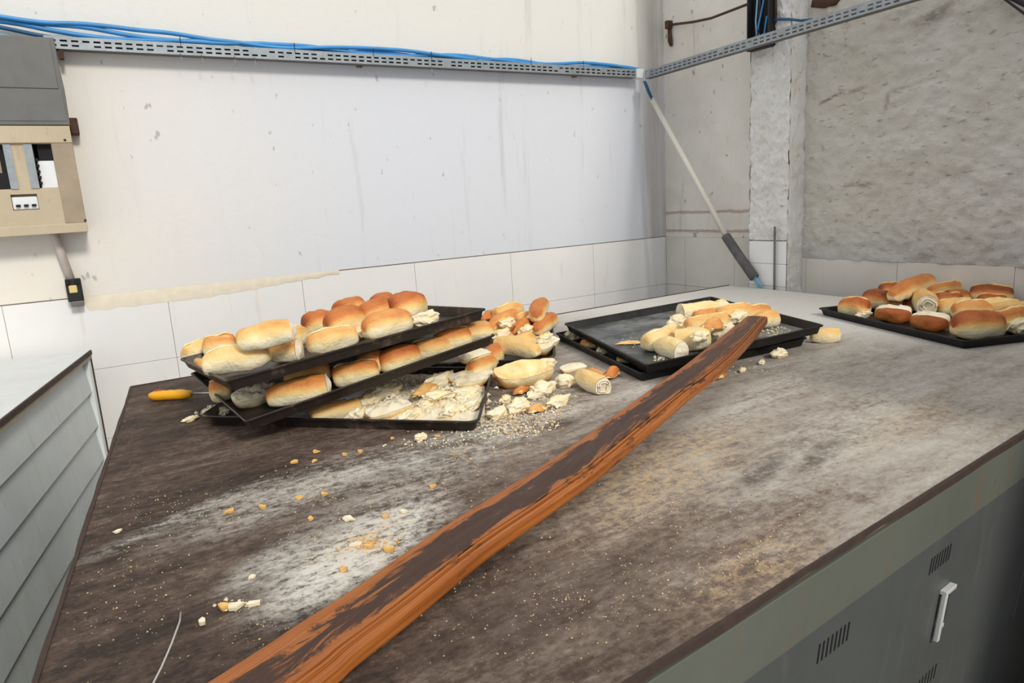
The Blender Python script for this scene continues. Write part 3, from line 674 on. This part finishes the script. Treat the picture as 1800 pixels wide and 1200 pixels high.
def bread(surf, x0, y0, x1, y1, W, H, lift, kind, bake, label, roll=0, tilt=0.0, grp=None):
    CNT[0] += 1; seed = CNT[0]; kz = {'rt': 1.30, 'mu': 1.34, 't4': 1.2, 't1': 1.06, 't2': 1.05}.get(surf, 1.0); W *= kz; H *= kz
    o, n = SURF[surf]; hc = .40 * H + lift
    p0, p1 = at_plane(x0, y0, o + n * (hc - tilt), n), at_plane(x1, y1, o + n * (hc + tilt), n); L = (p1 - p0).length
    nm = 'bread_roll'; kids = []
    if kind in ('roll', 'bun', 'belly'):
        me, v, R, NU = crust_mesh(L, W, H, seed, bake, score=(kind == 'roll'), power=.44 if kind != 'bun' else .5, under=False)
        if kind == 'roll':                     # torn ear of crust along the slash
            vs_, fs = [], []
            for i in range(4, NU - 3):
                r = v[i * R + R // 4]; w_ = W * .085 * math.sin(math.pi * (i - 4) / (NU - 7))
                vs_ += [(r.x, r.y - w_, r.z + .0003), (r.x, r.y, r.z + .0035 * W / .06), (r.x, r.y + w_, r.z + .0003)]
            for i in range(len(vs_) // 3 - 1):
                for k in (0, 1): fs.append((i * 3 + k, i * 3 + k + 1, i * 3 + k + 4, i * 3 + k + 3))
            me2 = bpy.data.meshes.new('score'); me2.from_pydata(vs_, [], fs); attr(me2, [max(.1, bake * .45)] * len(vs_)); kids.append(('score', me2, BREAD))
    elif kind in ('cut', 'cut2', 'hollow', 'coil'):
        nm = 'broken_roll'; c1 = .62; c0 = -.62 if kind == 'cut2' else -1
        LL = L * 2 / (c1 - c0)
        me, v, R, NU = crust_mesh(LL, W, H, seed, bake, c0, c1, score=False)
        sh = Vector((LL / 2 * (c1 + c0) / 2, 0, 0))
        for q in me.vertices: q.co -= sh
        ring = [p - sh for p in v[NU * R:(NU + 1) * R]]
        dome = {'cut': W * .10, 'cut2': W * .06, 'hollow': -W * .35, 'coil': -W * .10}[kind]
        kids.append(('crumb', cap_mesh(ring, dome, seed, Vector((1, 0, 0))), CRUMB))
        if kind == 'cut2': kids.append(('crumb', cap_mesh([p - sh for p in v[0:R]], W * .06, seed + 5, Vector((-1, 0, 0))), CRUMB))
        if kind == 'coil':
            c = sum(ring, Vector()) / len(ring)
            bm_ = bmesh.new(); pts = []
            for k in range(26):
                f = .74 - .40 * k / 26 + .05 * math.sin(k * 1.7 + seed); a = k * .42; pts.append(c + Vector((dome * .4 + .003, math.cos(a) * W * .5 * f, math.sin(a) * H * .5 * f)))
            tube(bm_, pts, W * .045, 6); me3 = bpy.data.meshes.new('crumb_coil'); bm_.to_mesh(me3); bm_.free(); kids.append(('crumb_coil', me3, CRUMB))
    elif kind in ('half', 'shell'):
        nm = 'bread_half'
        me, v, R, NU = crust_mesh(L, W, H, seed, bake, a0=170 if surf != 'rt' else 138, a1=370 if surf != 'rt' else 402, score=False, under=1 if surf != 'rt' else 2)
        vs_, fs = [], []; K = 12; rnd = seed
        for i in range(NU + 1):
            a, b = v[i * R], v[i * R + R - 1]
            for k in range(K + 1):
                p = a.lerp(b, k / K); e = math.sin(math.pi * k / K) * math.cos(math.asin(max(-1, min(1, p.x / (L / 2)))))
                p = p + Vector((0, 0, ((.13 if surf != 'rt' else .05) * H if kind == 'half' else -H * .42) * e + H * min(1, e * 1.6) * ((.20 if surf != 'rt' else .09) * noise.noise(p * 55 + Vector((seed, 0, 0))) + (.14 if surf != 'rt' else .07) * noise.noise(p * 130 + Vector((seed, 0, 0)))) + .0005)); vs_.append(tuple(p))
        for i in range(NU):
            for k in range(K): fs.append((i * (K + 1) + k, i * (K + 1) + k + 1, (i + 1) * (K + 1) + k + 1, (i + 1) * (K + 1) + k))
        me2 = bpy.data.meshes.new('crumb'); me2.from_pydata(vs_, [], fs)
        if kind == 'shell': attr(me2, [.10 + .18 * (noise.noise(Vector(q) * 40) + .6) for q in vs_])
        kids.append(('crumb', me2, BREAD if kind == 'shell' else CRUMB))
    else:                                       # chunk: torn lump, crust on one side
        nm = 'bread_chunk' if kind == 'chunk' else 'crust_piece'
        bm_ = bmesh.new(); bmesh.ops.create_icosphere(bm_, subdivisions=3, radius=1); off = Vector((seed * 2.3, seed, 0)); vals = []
        for q in bm_.verts:
            d = q.co.copy(); k = 1 + .42 * noise.noise(d * 1.7 + off) - .34 * abs(noise.noise(d * 3.5 + off)) + .22 * noise.noise(d * 7 + off) + .12 * noise.noise(d * 14 + off)
            if kind == 'crust':
                q.co = Vector((d.x * L / 2, d.y * W / 2, 0)) * k; r2 = d.x ** 2 + d.y ** 2; q.co.z = H * .35 * (1 - r2) * 1.6 - H * .2 + (.10 * H * d.z) + .1 * H * noise.noise(d * 3 + off)
                vals.append(bake if d.z > -.2 else bake * .35)
            else:
                q.co = Vector((d.x * L / 2, d.y * W / 2, d.z * H * .5)) * k; cr = sstep(.35, .6, d.z * .7 + d.y * .5 + .3 * noise.noise(d * 2 + off)); vals.append(.03 + bake * cr + .05 * noise.noise(d * 5))
        me = bpy.data.meshes.new('chunk'); bm_.to_mesh(me); bm_.free(); attr(me, [max(0, x) for x in vals])
    ob = link(nm, me, BREAD, None, kind != 'chunk')
    place(ob, p0, p1, n, roll or ((5 if surf == 'rt' else 16) if kind in ('half', 'shell') else 0))
    for nme, m2, mt in kids: sub(nme, m2, mt, ob)
    setp(ob, label, 'bread', grp)
    return ob

G1 = 'rolls on the top tray'
T1 = [
 (325, 626, 366, 613, .060, .050, .000, 'roll', .34, 'pale roll at the far left corner of the top tray'),
 (358, 617, 416, 605, .060, .052, .006, 'roll', .48, 'roll with reddish ridge behind the front left loaf, top tray'),
 (341, 634, 364, 645, .026, .030, .000, 'crust', .45, 'small crust bit at the left rim of the top tray'),
 (360, 644, 474, 622, .072, .056, .008, 'roll', .30, 'large pale ridged loaf at front left corner of top tray'),
 (416, 603, 512, 582, .066, .050, .050, 'cut', .40, 'golden roll lying on top of others at left of top tray'),
 (486, 607, 538, 587, .050, .046, .010, 'roll', .36, 'pale roll propped between the raised roll and front loaf, top tray'),
 (476, 624, 526, 616, .050, .048, .000, 'cut', .50, 'pinkish broken roll by front rim of the top tray'),
 (541, 611, 628, 589, .058, .050, .002, 'roll', .38, 'cream-sided loaf with slash by front rim of top tray'),
 (534, 578, 586, 564, .074, .066, .004, 'bun', .72, 'leftmost shiny orange bun at back of the top tray'),
 (574, 577, 640, 559, .076, .064, .012, 'bun', .66, 'orange bun touching the cream-sided loaf, middle of top tray'),
 (592, 553, 638, 538, .066, .060, .026, 'bun', .68, 'orange bun with pointed tip at the back of top tray'),
 (632, 561, 692, 544, .072, .062, .014, 'bun', .68, 'orange bun right of centre on the top tray'),
 (656, 543, 690, 532, .060, .056, .020, 'bun', .68, 'mostly hidden orange bun at the back, topmost right of tray'),
 (686, 550, 744, 534, .078, .070, .010, 'bun', .72, 'biggest orange bun near the right end of the top tray'),
 (639, 584, 719, 562, .062, .056, .006, 'belly', .52, 'smooth tan loaf with white side, front of top tray'),
 (724, 567, 773, 555, .050, .040, .000, 'chunk', .12, 'torn cream-white bread piece at right end of top tray'),
 (621, 590, 641, 580, .030, .034, .000, 'chunk', .40, 'small torn bit squeezed between two front loaves, top tray'),
]
for t in T1: bread('t1', *t, grp=G1)
T2 = [
 (370, 690, 410, 682, .050, .046, .000, 'roll', .60, 'shaded brown roll at the left end of middle tray'),
 (410, 704, 486, 678, .060, .052, .000, 'half', .30, 'white bottom-up loaf in shade of the middle tray'),
 (469, 702, 576, 679, .060, .050, .000, 'cut', .52, 'long tan loaf with crack at the front of middle tray'),
 (500, 668, 582, 652, .056, .050, .010, 'roll', .50, 'shadowed roll behind the long tan loaf, middle tray'),
 (585, 664, 666, 647, .058, .050, .000, 'roll', .58, 'golden brown roll with chipped left end, middle tray'),
 (630, 645, 684, 630, .056, .050, .006, 'bun', .64, 'orange roll half hidden under the top tray shadow'),
 (666, 643, 737, 621, .056, .050, .002, 'belly', .66, 'orange roll with white underside at middle tray rim'),
 (724, 622, 802, 603, .054, .046, .000, 'roll', .46, 'pale tan roll right of centre in the middle tray'),
 (762, 604, 828, 590, .054, .050, .008, 'roll', .62, 'orange brown roll second from right end, middle tray'),
 (866, 579, 816, 590, .052, .048, .006, 'hollow', .46, 'hollow broken roll at the right end of middle tray'),
]
for t in T2: bread('t2', *t, grp='rolls on the middle tray')
T3 = [
 (544, 733, 630, 714, .045, .038, .000, 'cut', .42, 'golden roll with white broken end at bottom tray rim'),
 (612, 734, 650, 722, .036, .034, .000, 'chunk', .10, 'white crumb lump beside golden roll, bottom tray'),
 (626, 712, 662, 698, .038, .034, .004, 'chunk', .55, 'small golden crust lump near middle of bottom tray'),
 (646, 731, 718, 706, .048, .040, .002, 'half', .50, 'split roll showing thick white crumb, bottom tray front'),
 (650, 698, 706, 680, .044, .036, .006, 'chunk', .15, 'grey-white torn crumb piece under the middle tray edge'),
 (728, 694, 765, 672, .040, .028, .020, 'crust', .42, 'yellow crust piece on top of the crumb heap'),
 (746, 682, 798, 655, .046, .040, .010, 'chunk', .05, 'white torn crumb pieces at heap back, bottom tray'),
 (796, 672, 864, 652, .062, .044, .006, 'half', .62, 'orange crust with white crumb top at tray right side'),
 (826, 652, 868, 636, .048, .042, .020, 'roll', .50, 'pale orange roll at the right back of bottom tray'),
 (808, 632, 856, 616, .045, .036, .040, 'half', .34, 'layered pale bread slice under the right end of middle tray'),
 (735, 715, 770, 700, .034, .026, .004, 'chunk', .10, 'rounded white crumb lump in the middle of the crumb heap'),
 (775, 728, 812, 716, .036, .024, .004, 'chunk', .04, 'flat white crumb lump at the front of crumb heap'),
 (700, 736, 738, 722, .032, .026, .002, 'chunk', .30, 'crumb lump with brown edge at bottom tray front rim'),
 (790, 700, 842, 684, .046, .030, .004, 'chunk', .06, 'wide white crumb slab at right of the crumb heap'),
 (812, 722, 846, 700, .036, .024, .002, 'chunk', .05, 'white crumb lump in right corner of bottom tray'),
 (738, 698, 790, 690, .036, .022, .022, 'chunk', .34, 'pinkish crust crumbs on top of the heap'),
 (352, 726, 404, 718, .036, .018, .000, 'chunk', .04, 'floury white crumb in the left corner of bottom tray'),
]
for t in T3: bread('t3', *t, grp='broken bread in the bottom tray')
T4 = [
 (870, 556, 916, 543, .050, .044, .030, 'roll', .38, 'pale cracked roll at the very back of broken bread tray'),
 (848, 560, 868, 548, .030, .030, .036, 'crust', .66, 'reddish crust scrap next to the top tray corner'),
 (860, 580, 906, 558, .052, .046, .020, 'cut', .50, 'broken roll with cream side, back of broken bread tray'),
 (940, 560, 956, 532, .044, .044, .050, 'bun', .60, 'egg-shaped orange bun standing on end, broken bread tray'),
 (896, 588, 940, 562, .052, .050, .018, 'crust', .66, 'angular orange crust in the centre of broken bread tray'),
 (926, 566, 944, 552, .030, .030, .034, 'chunk', .06, 'small white crumb beside the egg-shaped bun'),
 (942, 584, 970, 562, .044, .040, .018, 'cut', .62, 'orange roll piece by the right rim, broken bread tray'),
 (940, 612, 972, 592, .054, .048, .010, 'half', .46, 'orange and cream chunk at right front corner of broken bread tray'),
 (949, 618, 876, 607, .046, .042, .024, 'cut', .32, 'pale long roll with white broken left end, broken bread tray'),
 (904, 608, 936, 596, .042, .040, .032, 'bun', .40, 'small pale bun on top of the pale long roll'),
 (906, 598, 940, 586, .036, .034, .020, 'crust', .64, 'orange crust strip behind the small pale bun'),
 (850, 636, 882, 612, .045, .044, .008, 'bun', .64, 'brown bun below the right end of middle tray'),
 (866, 596, 900, 582, .040, .036, .016, 'chunk', .24, 'crumbly pinkish piece in the middle of broken bread tray'),
 (908, 566, 932, 556, .036, .034, .030, 'roll', .46, 'golden roll piece behind the angular orange crust'),
 (878, 572, 902, 562, .034, .030, .046, 'chunk', .34, 'cream torn piece lying on the broken back roll'),
 (912, 586, 934, 576, .030, .030, .034, 'chunk', .20, 'pale torn piece on front of the angular orange crust'),
 (886, 602, 908, 594, .032, .030, .036, 'crust', .52, 'tan crust on the left part of the pale long roll'),
 (948, 600, 968, 588, .030, .028, .036, 'chunk', .44, 'golden lump against the right rim of broken bread tray'),
 (948, 566, 970, 558, .026, .026, .026, 'crust', .50, 'tan crust sliver under the egg-shaped bun'),
]
for t in T4: bread('t4', *t, grp='broken bread in the back tray')
TB = [
 (874, 662, 966, 642, .088, .074, .002, 'shell', .48, 'big hollow golden crust leaning between the two left trays'),
 (938, 648, 974, 636, .036, .036, .004, 'chunk', .14, 'white torn end beside the big hollow crust'),
 (900, 690, 932, 680, .030, .022, .000, 'crust', .60, 'ragged orange crust under the big hollow crust'),
 (978, 672, 1010, 666, .040, .040, .000, 'chunk', .03, 'white heart-shaped crumb lump on the oven top'),
 (1016, 662, 1060, 680, .048, .046, .000, 'coil', .30, 'pale roll end with cut face on the oven top'),
 (986, 650, 1028, 641, .036, .024, .000, 'half', .55, 'flat split roll behind the heart-shaped lump'),
 (1024, 650, 1066, 660, .032, .026, .000, 'crust', .52, 'pinkish crust strip lying behind the pale roll end'),
 (1062, 660, 1088, 648, .032, .036, .000, 'crust', .62, 'folded orange crust by the front corner of black trays'),
 (930, 692, 974, 676, .042, .040, .000, 'chunk', .12, 'largest white crumb lump below the big hollow crust'),
 (894, 722, 928, 706, .038, .036, .000, 'chunk', .08, 'white lump right of the bottom tray corner'),
 (857, 732, 894, 720, .034, .028, .000, 'chunk', .04, 'flat white lump touching the bottom tray corner'),
 (926, 722, 960, 712, .032, .022, .000, 'crust', .46, 'orange crumbly crust among the spilled crumbs'),
 (962, 712, 1000, 698, .030, .026, .000, 'chunk', .16, 'white lump at the right end of the spilled crumbs'),
 (880, 706, 896, 698, .022, .022, .000, 'chunk', .35, 'small yellow lump beside the bottom tray'),
 (1424, 592, 1474, 590, .046, .042, .000, 'coil', .34, 'single roll with spiral cut face right of the black trays'),
 (1354, 624, 1381, 618, .030, .028, .000, 'chunk', .04, 'white crumb ball in front of the black trays'),
 (1334, 638, 1344, 635, .014, .014, .000, 'chunk', .04, 'tiny white crumb below the white crumb ball'),
 (1300, 652, 1310, 648, .014, .014, .000, 'chunk', .06, 'tiny white crumb beside the wooden board'),
 (1252, 664, 1274, 654, .026, .020, .000, 'crust', .62, 'brown crust tucked under the wooden board edge'),
 (322, 740, 350, 730, .022, .012, .000, 'chunk', .04, 'white torn scrap left of the bottom tray corner'),
 (730, 772, 748, 764, .020, .018, .000, 'chunk', .05, 'white crumb below the front of the bottom tray'),
]
for t in TB: bread('tab', *t, grp='loose bread on the oven top')
ML = [
 (994, 592, 1024, 586, .040, .040, .000, 'chunk', .10, 'whitish roll end poking out between the two black trays'),
 (1020, 606, 1050, 606, .036, .026, .000, 'roll', .62, 'brown roll in the dark gap between black trays'),
 (1048, 618, 1070, 614, .030, .028, .000, 'chunk', .20, 'pale lump in the dark gap between black trays'),
 (1084, 632, 1118, 630, .040, .024, .000, 'roll', .58, 'brown roll nearest the front corner between black trays'),
]
for t in ML: bread('ml', *t, grp='bread between the black trays')
MU = [
 (1196, 552, 1258, 544, .046, .040, .002, 'cut2', .16, 'white floury roll at the back of upper black tray'),
 (1250, 543, 1280, 536, .036, .034, .004, 'chunk', .34, 'small pinkish lump at the back corner, upper black tray'),
 (1218, 562, 1272, 554, .040, .036, .006, 'roll', .50, 'orange-tinged roll in the middle of upper black tray'),
 (1258, 556, 1322, 547, .042, .038, .010, 'roll', .38, 'long pale roll behind the board tip, upper black tray'),
 (1300, 556, 1352, 548, .044, .036, .002, 'roll', .50, 'golden roll beneath the tip of the wooden board'),
 (1326, 568, 1360, 560, .044, .036, .000, 'cut', .40, 'pale roll right of the board tip, upper black tray'),
 (1174, 569, 1208, 564, .036, .034, .000, 'chunk', .18, 'cream lump at the left of the heap, upper black tray'),
 (1206, 576, 1282, 564, .044, .040, .008, 'roll', .40, 'long golden roll across the heap centre, upper black tray'),
 (1146, 584, 1212, 576, .040, .030, .000, 'crust', .26, 'flattened pale crust at the left, upper black tray'),
 (1134, 606, 1180, 592, .046, .040, .000, 'roll', .24, 'pale roll at the front left of upper black tray'),
 (1156, 606, 1198, 618, .038, .036, .004, 'cut', .22, 'cream bent roll nearest the front rim, upper black tray'),
 (1250, 598, 1188, 598, .048, .044, .002, 'hollow', .24, 'white roll with brown hollow end, upper black tray'),
 (1194, 586, 1228, 582, .034, .030, .026, 'crust', .56, 'orange crust lying on the hollow roll'),
 (1256, 588, 1294, 578, .044, .042, .002, 'chunk', .10, 'white lump right against the wooden board'),
 (1232, 574, 1276, 567, .036, .034, .034, 'crust', .52, 'orange crust on top of the long golden roll'),
 (1280, 560, 1312, 552, .034, .030, .024, 'chunk', .30, 'pinkish torn piece on the long pale roll'),
 (1214, 592, 1246, 588, .030, .024, .036, 'chunk', .20, 'torn cream bit on top of the hollow roll'),
 (1078, 603, 1138, 600, .020, .008, .000, 'crust', .34, 'thin pale crust sliver on empty part of upper black tray'),
]
for t in MU: bread('mu', *t, grp='bread on the upper black tray')
RT = [
 (1477, 539, 1528, 543, .058, .050, .000, 'roll', .68, 'crumpled orange brown roll at the left corner of right tray'),
 (1506, 554, 1530, 552, .026, .024, .000, 'chunk', .52, 'small tan scrap in front of the crumpled roll'),
 (1517, 526, 1568, 530, .056, .052, .008, 'bun', .86, 'dark brown round bun at the left of right tray'),
 (1546, 512, 1580, 510, .046, .044, .020, 'roll', .78, 'brown roll at the back behind the dark bun'),
 (1564, 522, 1630, 497, .050, .046, .044, 'cut', .60, 'long tan roll raised diagonally with white end, right tray'),
 (1538, 550, 1602, 553, .052, .046, .000, 'half', .72, 'brown half roll with white top at the left front rim'),
 (1602, 561, 1668, 567, .052, .046, .000, 'half', .76, 'brown half roll with white end at the centre front rim'),
 (1618, 522, 1630, 540, .050, .050, .020, 'coil', .40, 'ring-shaped white cut face in the middle of right tray'),
 (1622, 517, 1692, 505, .046, .042, .016, 'roll', .56, 'tan roll at the back centre of the right tray'),
 (1704, 517, 1782, 519, .052, .048, .012, 'roll', .86, 'long dark brown roll at the back right of right tray'),
 (1702, 522, 1664, 524, .044, .040, .008, 'hollow', .70, 'split brown roll with dark inside, back of right tray'),
 (1646, 544, 1710, 540, .050, .044, .004, 'roll', .40, 'pale tan roll right of the ring-shaped piece'),
 (1674, 550, 1740, 547, .052, .048, .008, 'roll', .50, 'light brown roll behind the big front roll, right tray'),
 (1674, 576, 1762, 572, .064, .058, .000, 'belly', .72, 'big smooth brown roll at the front corner of right tray'),
 (1726, 542, 1798, 536, .054, .046, .012, 'shell', .36, 'hollow pale crust open at top, right tray'),
 (1744, 566, 1806, 558, .054, .048, .002, 'roll', .62, 'tan roll cut by the right frame edge, right tray'),
 (1776, 578, 1812, 570, .044, .036, .000, 'chunk', .10, 'white crumb piece at the right frame edge'),
 (1640, 530, 1690, 528, .046, .042, .004, 'roll', .70, 'brown roll behind the ring-shaped piece, right tray'),
 (1716, 532, 1770, 532, .046, .040, .000, 'roll', .74, 'brown roll below the long dark roll, right tray'),
 (1560, 536, 1614, 534, .048, .040, .000, 'roll', .78, 'brown roll under the raised tan roll, right tray'),
 (1590, 540, 1624, 534, .040, .034, .000, 'bun', .84, 'dark brown scrap between ring piece and raised roll'),
]
for t in RT: bread('rt', *t, grp='brown rolls on the right tray')

# ------------------------------------------------------------------ crumbs
def crumbs(name, label, spots, seed, mat, surf='tab', smin=.0008, smax=.0030):
    rnd = random.Random(seed); vs_, fs = [], []; o, n = SURF[surf]
    for px, py, rx, ry, cnt, pile in spots:
        for _ in range(cnt):
            a, r = rnd.uniform(0, 6.283), math.sqrt(rnd.random()) if rnd.random() < .6 else abs(rnd.gauss(0, .6))
            p = at_plane(px + rx * r * math.cos(a), py + ry * r * math.sin(a), o, n); s = smin + (smax - smin) * rnd.random() ** 3
            if surf == 'tab' and (p.x < -.1 or p.y > 2.19 or p.y < .5 or p.x > 2.5): continue
            c = p + n * (s * .4 + pile * rnd.random() * max(0, 1 - r)); b = len(vs_)
            for d in ((1, 0, 0), (-.5, .87, 0), (-.5, -.87, 0), (0, 0, .9), (0, 0, -.5)):
                q = Vector(d); q.rotate(Matrix.Rotation(a * 3, 3, 'Z')); vs_.append(tuple(c + q * s * rnd.uniform(.7, 1.4)))
            for f in ((0, 1, 3), (1, 2, 3), (2, 0, 3), (1, 0, 4), (2, 1, 4), (0, 2, 4)): fs.append(tuple(b + k for k in f))
    me = bpy.data.meshes.new(name); me.from_pydata(vs_, [], fs); ob = link(name, me, mat)
    setp(ob, label, 'crumbs', kind='stuff'); return ob
GOLD = simple('toasted_crumb', srgb(226, 178, 104), .8, var=.25, scale=60)
crumbs('white_crumbs', 'white bread crumbs spilled beside the bottom tray corner', [
 (900, 735, 90, 34, 1100, .010), (870, 760, 80, 14, 340, .003), (960, 705, 60, 22, 300, .006), (760, 780, 90, 10, 120, 0), (410, 1065, 36, 10, 50, .002), (1330, 645, 60, 16, 50, 0)], 3, CRUMB, smax=.0034)
crumbs('golden_crumbs', 'golden toasted crumbs spilled beside bottom tray and in patches', [
 (900, 735, 90, 30, 420, .010), (655, 955, 50, 18, 160, .001), (940, 720, 60, 14, 160, .006), (850, 790, 160, 20, 90, 0)], 4, GOLD, smax=.0030)
crumbs('fine_crumbs', 'fine pale crumbs dusted across the whole oven top', [
 (640, 960, 150, 60, 320, 0), (560, 870, 160, 50, 320, 0), (330, 900, 120, 40, 200, 0), (780, 850, 160, 60, 260, 0), (230, 1000, 120, 130, 160, 0), (1000, 1050, 300, 110, 420, 0), (1300, 980, 240, 120, 420, 0),
 (1200, 850, 260, 90, 300, 0), (450, 1090, 110, 50, 70, 0)], 8, simple('pale_beige_crumb', srgb(216, 192, 150), .85, var=.25, scale=40), smin=.0006, smax=.0017)
hp_ = crumbs('crumb_heap', 'heap of fine white crumbs filling the bottom tray of left stack', [(775, 705, 68, 32, 1700, .022), (690, 712, 60, 24, 500, .014), (790, 722, 46, 14, 600, .006), (380, 724, 26, 8, 120, .004), (800, 690, 46, 26, 600, .02)], 5, CRUMB, 't3', .0016, .0085)
bm = bmesh.new(); bm.from_mesh(hp_.data); o3, n3 = SURF['t3']; gr = []     # the packed crumbs under the loose ones
for i in range(71):
    row = []
    for j in range(41):
        px, py = 640 + 212 * i / 70, 655 + 86 * j / 40; u, v_ = i / 35 - 1, j / 20 - 1
        m_ = max(0, 1 - abs(u) ** 3) * max(0, 1 - abs(v_) ** 4)
        p = at_plane(px, py, o3, n3); q = Vector((p.x * 70, p.y * 70, 0))
        row.append(bm.verts.new(p + n3 * (.020 * m_ * (.55 + .5 * noise.noise(q * .5) + .35 * abs(noise.noise(q)) + .2 * noise.noise(q * 2.7)) - .0005)))
    gr.append(row)
for i in range(70):
    for j in range(40): bm.faces.new((gr[i][j], gr[i][j + 1], gr[i + 1][j + 1], gr[i + 1][j]))
bm.to_mesh(hp_.data); bm.free()
crumbs('tray_crumbs', 'fine crumbs scattered over upper black tray', [(1340, 582, 50, 10, 220, .002), (1240, 596, 80, 16, 220, .004), (1150, 600, 60, 12, 120, 0), (1160, 630, 14, 4, 60, .001)], 6, CRUMB, 'mu', .0012, .004)
# larger flakes, one by one
FL = [(556, 796, .018), (553, 812, .013), (517, 814, .015), (606, 801, .015), (404, 900, .016), (463, 893, .014), (525, 876, .014), (614, 914, .020), (677, 909, .012), (709, 901, .012),
      (546, 913, .010), (571, 870, .011), (443, 1016, .010), (356, 1097, .012), (396, 1070, .015), (415, 1068, .017), (446, 1064, .013), (206, 936, .011), (625, 958, .016), (650, 962, .014), (684, 968, .018), (604, 1003, .013), (760, 856, .012), (690, 772, .013), (768, 768, .013), (634, 795, .010)]
for i, (px, py, s) in enumerate(FL):
    p = at_z(px, py, 0); rnd = random.Random(90 + i); bm = bmesh.new(); n = 7; th = rnd.uniform(.002, .004)
    top, bot = [], []
    for k in range(n):
        a = 6.283 * k / n; r = s * .62 * rnd.uniform(.6, 1.1); x, y = r * math.cos(a), r * math.sin(a) * .75; z = .003 * rnd.random() * abs(math.cos(a))
        top.append(bm.verts.new((x, y, th + z))); bot.append(bm.verts.new((x * .94, y * .94, z)))
    ct = bm.verts.new((0, 0, th * .8))
    for k in range(n): bm.faces.new((top[k], top[(k + 1) % n], ct)); bm.faces.new((bot[k], bot[(k + 1) % n], top[(k + 1) % n], top[k]))
    bm.faces.new(bot[::-1]); ci = 1 if rnd.random() < .4 else 0; o = fin(bm, 'bread_flake', (GOLD, CRUMB)[ci], smooth=False); o.location = p; o.rotation_euler = (0, 0, rnd.uniform(0, 6))
    zone = 'just in front of the bottom tray' if py < 830 else ('near the thin wire' if px < 460 and py > 1000 else 'on the floury patch left of the board')
    setp(o, ('golden', 'white')[ci] + ' bread flake lying ' + zone, 'bread flake', 'flakes on the oven top')

# ------------------------------------------------------------------ wooden board (peel)
ED = [((365, 1196), (562, 1196), .022), ((470, 1128), (668, 1110), .024), ((580, 1058), (768, 1033), .028), ((733, 953), (882, 940), .034), ((866, 869), (978, 876), .040), ((1000, 784), (1066, 812), .047), ((1133, 692), (1204, 692), .062), ((1190, 651), (1246, 662), .069), ((1233, 617), (1286, 630), .076), ((1283, 580), (1318, 592), .088), ((1316, 553), (1347, 558), .097)]
st_ = []
for a, b, z in ED: st_.append((at_z(*a, z), at_z(*b, z)))
ctr = [(a + b) / 2 for a, b in st_]
wd = []
for i, (a, b) in enumerate(st_):
    t = (ctr[min(i + 1, len(ctr) - 1)] - ctr[max(i - 1, 0)]).normalized(); q = (b - a); wd.append((q - t * q.dot(t)).length)
near_ext = ctr[0] - (ctr[2] - ctr[0]).normalized() * .35; near_ext.z = ZT + .021
ctr = [near_ext] + ctr; wd = [wd[0]] + wd
# arc length, resample smooth
def cr(p0, p1, p2, p3, t): return .5 * ((2 * p1) + (p2 - p0) * t + (2 * p0 - 5 * p1 + 4 * p2 - p3) * t * t + (3 * p1 - p0 - 3 * p2 + p3) * t ** 3)
C, Wd = [], []
wd = [wd[0]] + [(wd[max(i - 1, 0)] + 2 * wd[i] + wd[min(i + 1, len(wd) - 1)]) / 4 for i in range(1, len(wd) - 1)] + [wd[-1]]
for i in range(len(ctr) - 1):
    g = lambda L_, k: L_[max(0, min(len(L_) - 1, k))]
    for k in range(8):
        t = k / 8; C.append(cr(g(ctr, i - 1), g(ctr, i), g(ctr, i + 1), g(ctr, i + 2), t)); Wd.append(wd[i] + (wd[i + 1] - wd[i]) * t)
C.append(ctr[-1]); Wd.append(wd[-1])
prof = [(-.5, -.006), (-.49, -.001), (-.46, 0), (.0, .0005), (.28, 0), (.292, -.0045), (.312, -.0045), (.33, .001), (.37, .001), (.385, -.0045), (.405, -.0045), (.42, .0), (.47, -.0012), (.495, -.004), (.50, -.016), (.49, -.019), (-.49, -.019), (-.5, -.016)]
bm = bmesh.new(); lay = bm.verts.layers.float_vector.new('st'); prev = None; arc = 0
for i, (c, w_) in enumerate(zip(C, Wd)):
    t = (C[min(i + 1, len(C) - 1)] - C[max(i - 1, 0)]).normalized()
    if i: arc += (c - C[i - 1]).length
    side = t.cross(Vector((0, 0, 1))).normalized(); nn = side.cross(t)
    row = []
    for v, z in prof:
        q = bm.verts.new(c + side * (v * w_) + nn * z); q[lay] = (arc, v, z * 20); row.append(q)
    if prev:
        m = len(prof)
        for k in range(m): bm.faces.new((prev[k], row[k], row[(k + 1) % m], prev[(k + 1) % m]))
    else: bm.faces.new(row)
    prev = row
bm.faces.new(prev)
setp(fin(bm, 'wooden_board', WOOD), 'long scorched orange wooden board laid across oven top onto the black tray', 'board')

# ------------------------------------------------------------------ screwdriver, wire
s0, s1, s2 = at_z(263, 696, .014), at_z(337, 692, .014), at_z(384, 690, .014)
sw = empty('screwdriver', s0); setp(sw, 'yellow-handled screwdriver lying by the back edge of oven top', 'screwdriver')
n = 10; tubeo('handle', [s0.lerp(s1, k / n) for k in range(n + 1)], [.008, .012, .0135, .0135, .0125, .0135, .0125, .0135, .013, .010, .008], YEL, sw, 10)
tubeo('shaft', [s1, s2, s2 + (s2 - s1)], .0032, STEEL, sw, 8)
sm = s0.lerp(s1, .17) + Vector((0, 0, .0125)); tubeo('grip_mark', [sm, sm + (s1 - s0) * .12], .004, REDP, sw, 6)
w0 = [at_z(318, 1076, .004), at_z(316, 1092, .02), at_z(302, 1130, .022), at_z(284, 1172, .018), at_z(262, 1215, .01), at_z(240, 1260, .004)]
setp(tubeo('thin_wire', w0, .0011, WIRE, n=6), 'thin pale wire curling over the dark near part of oven top', 'wire')
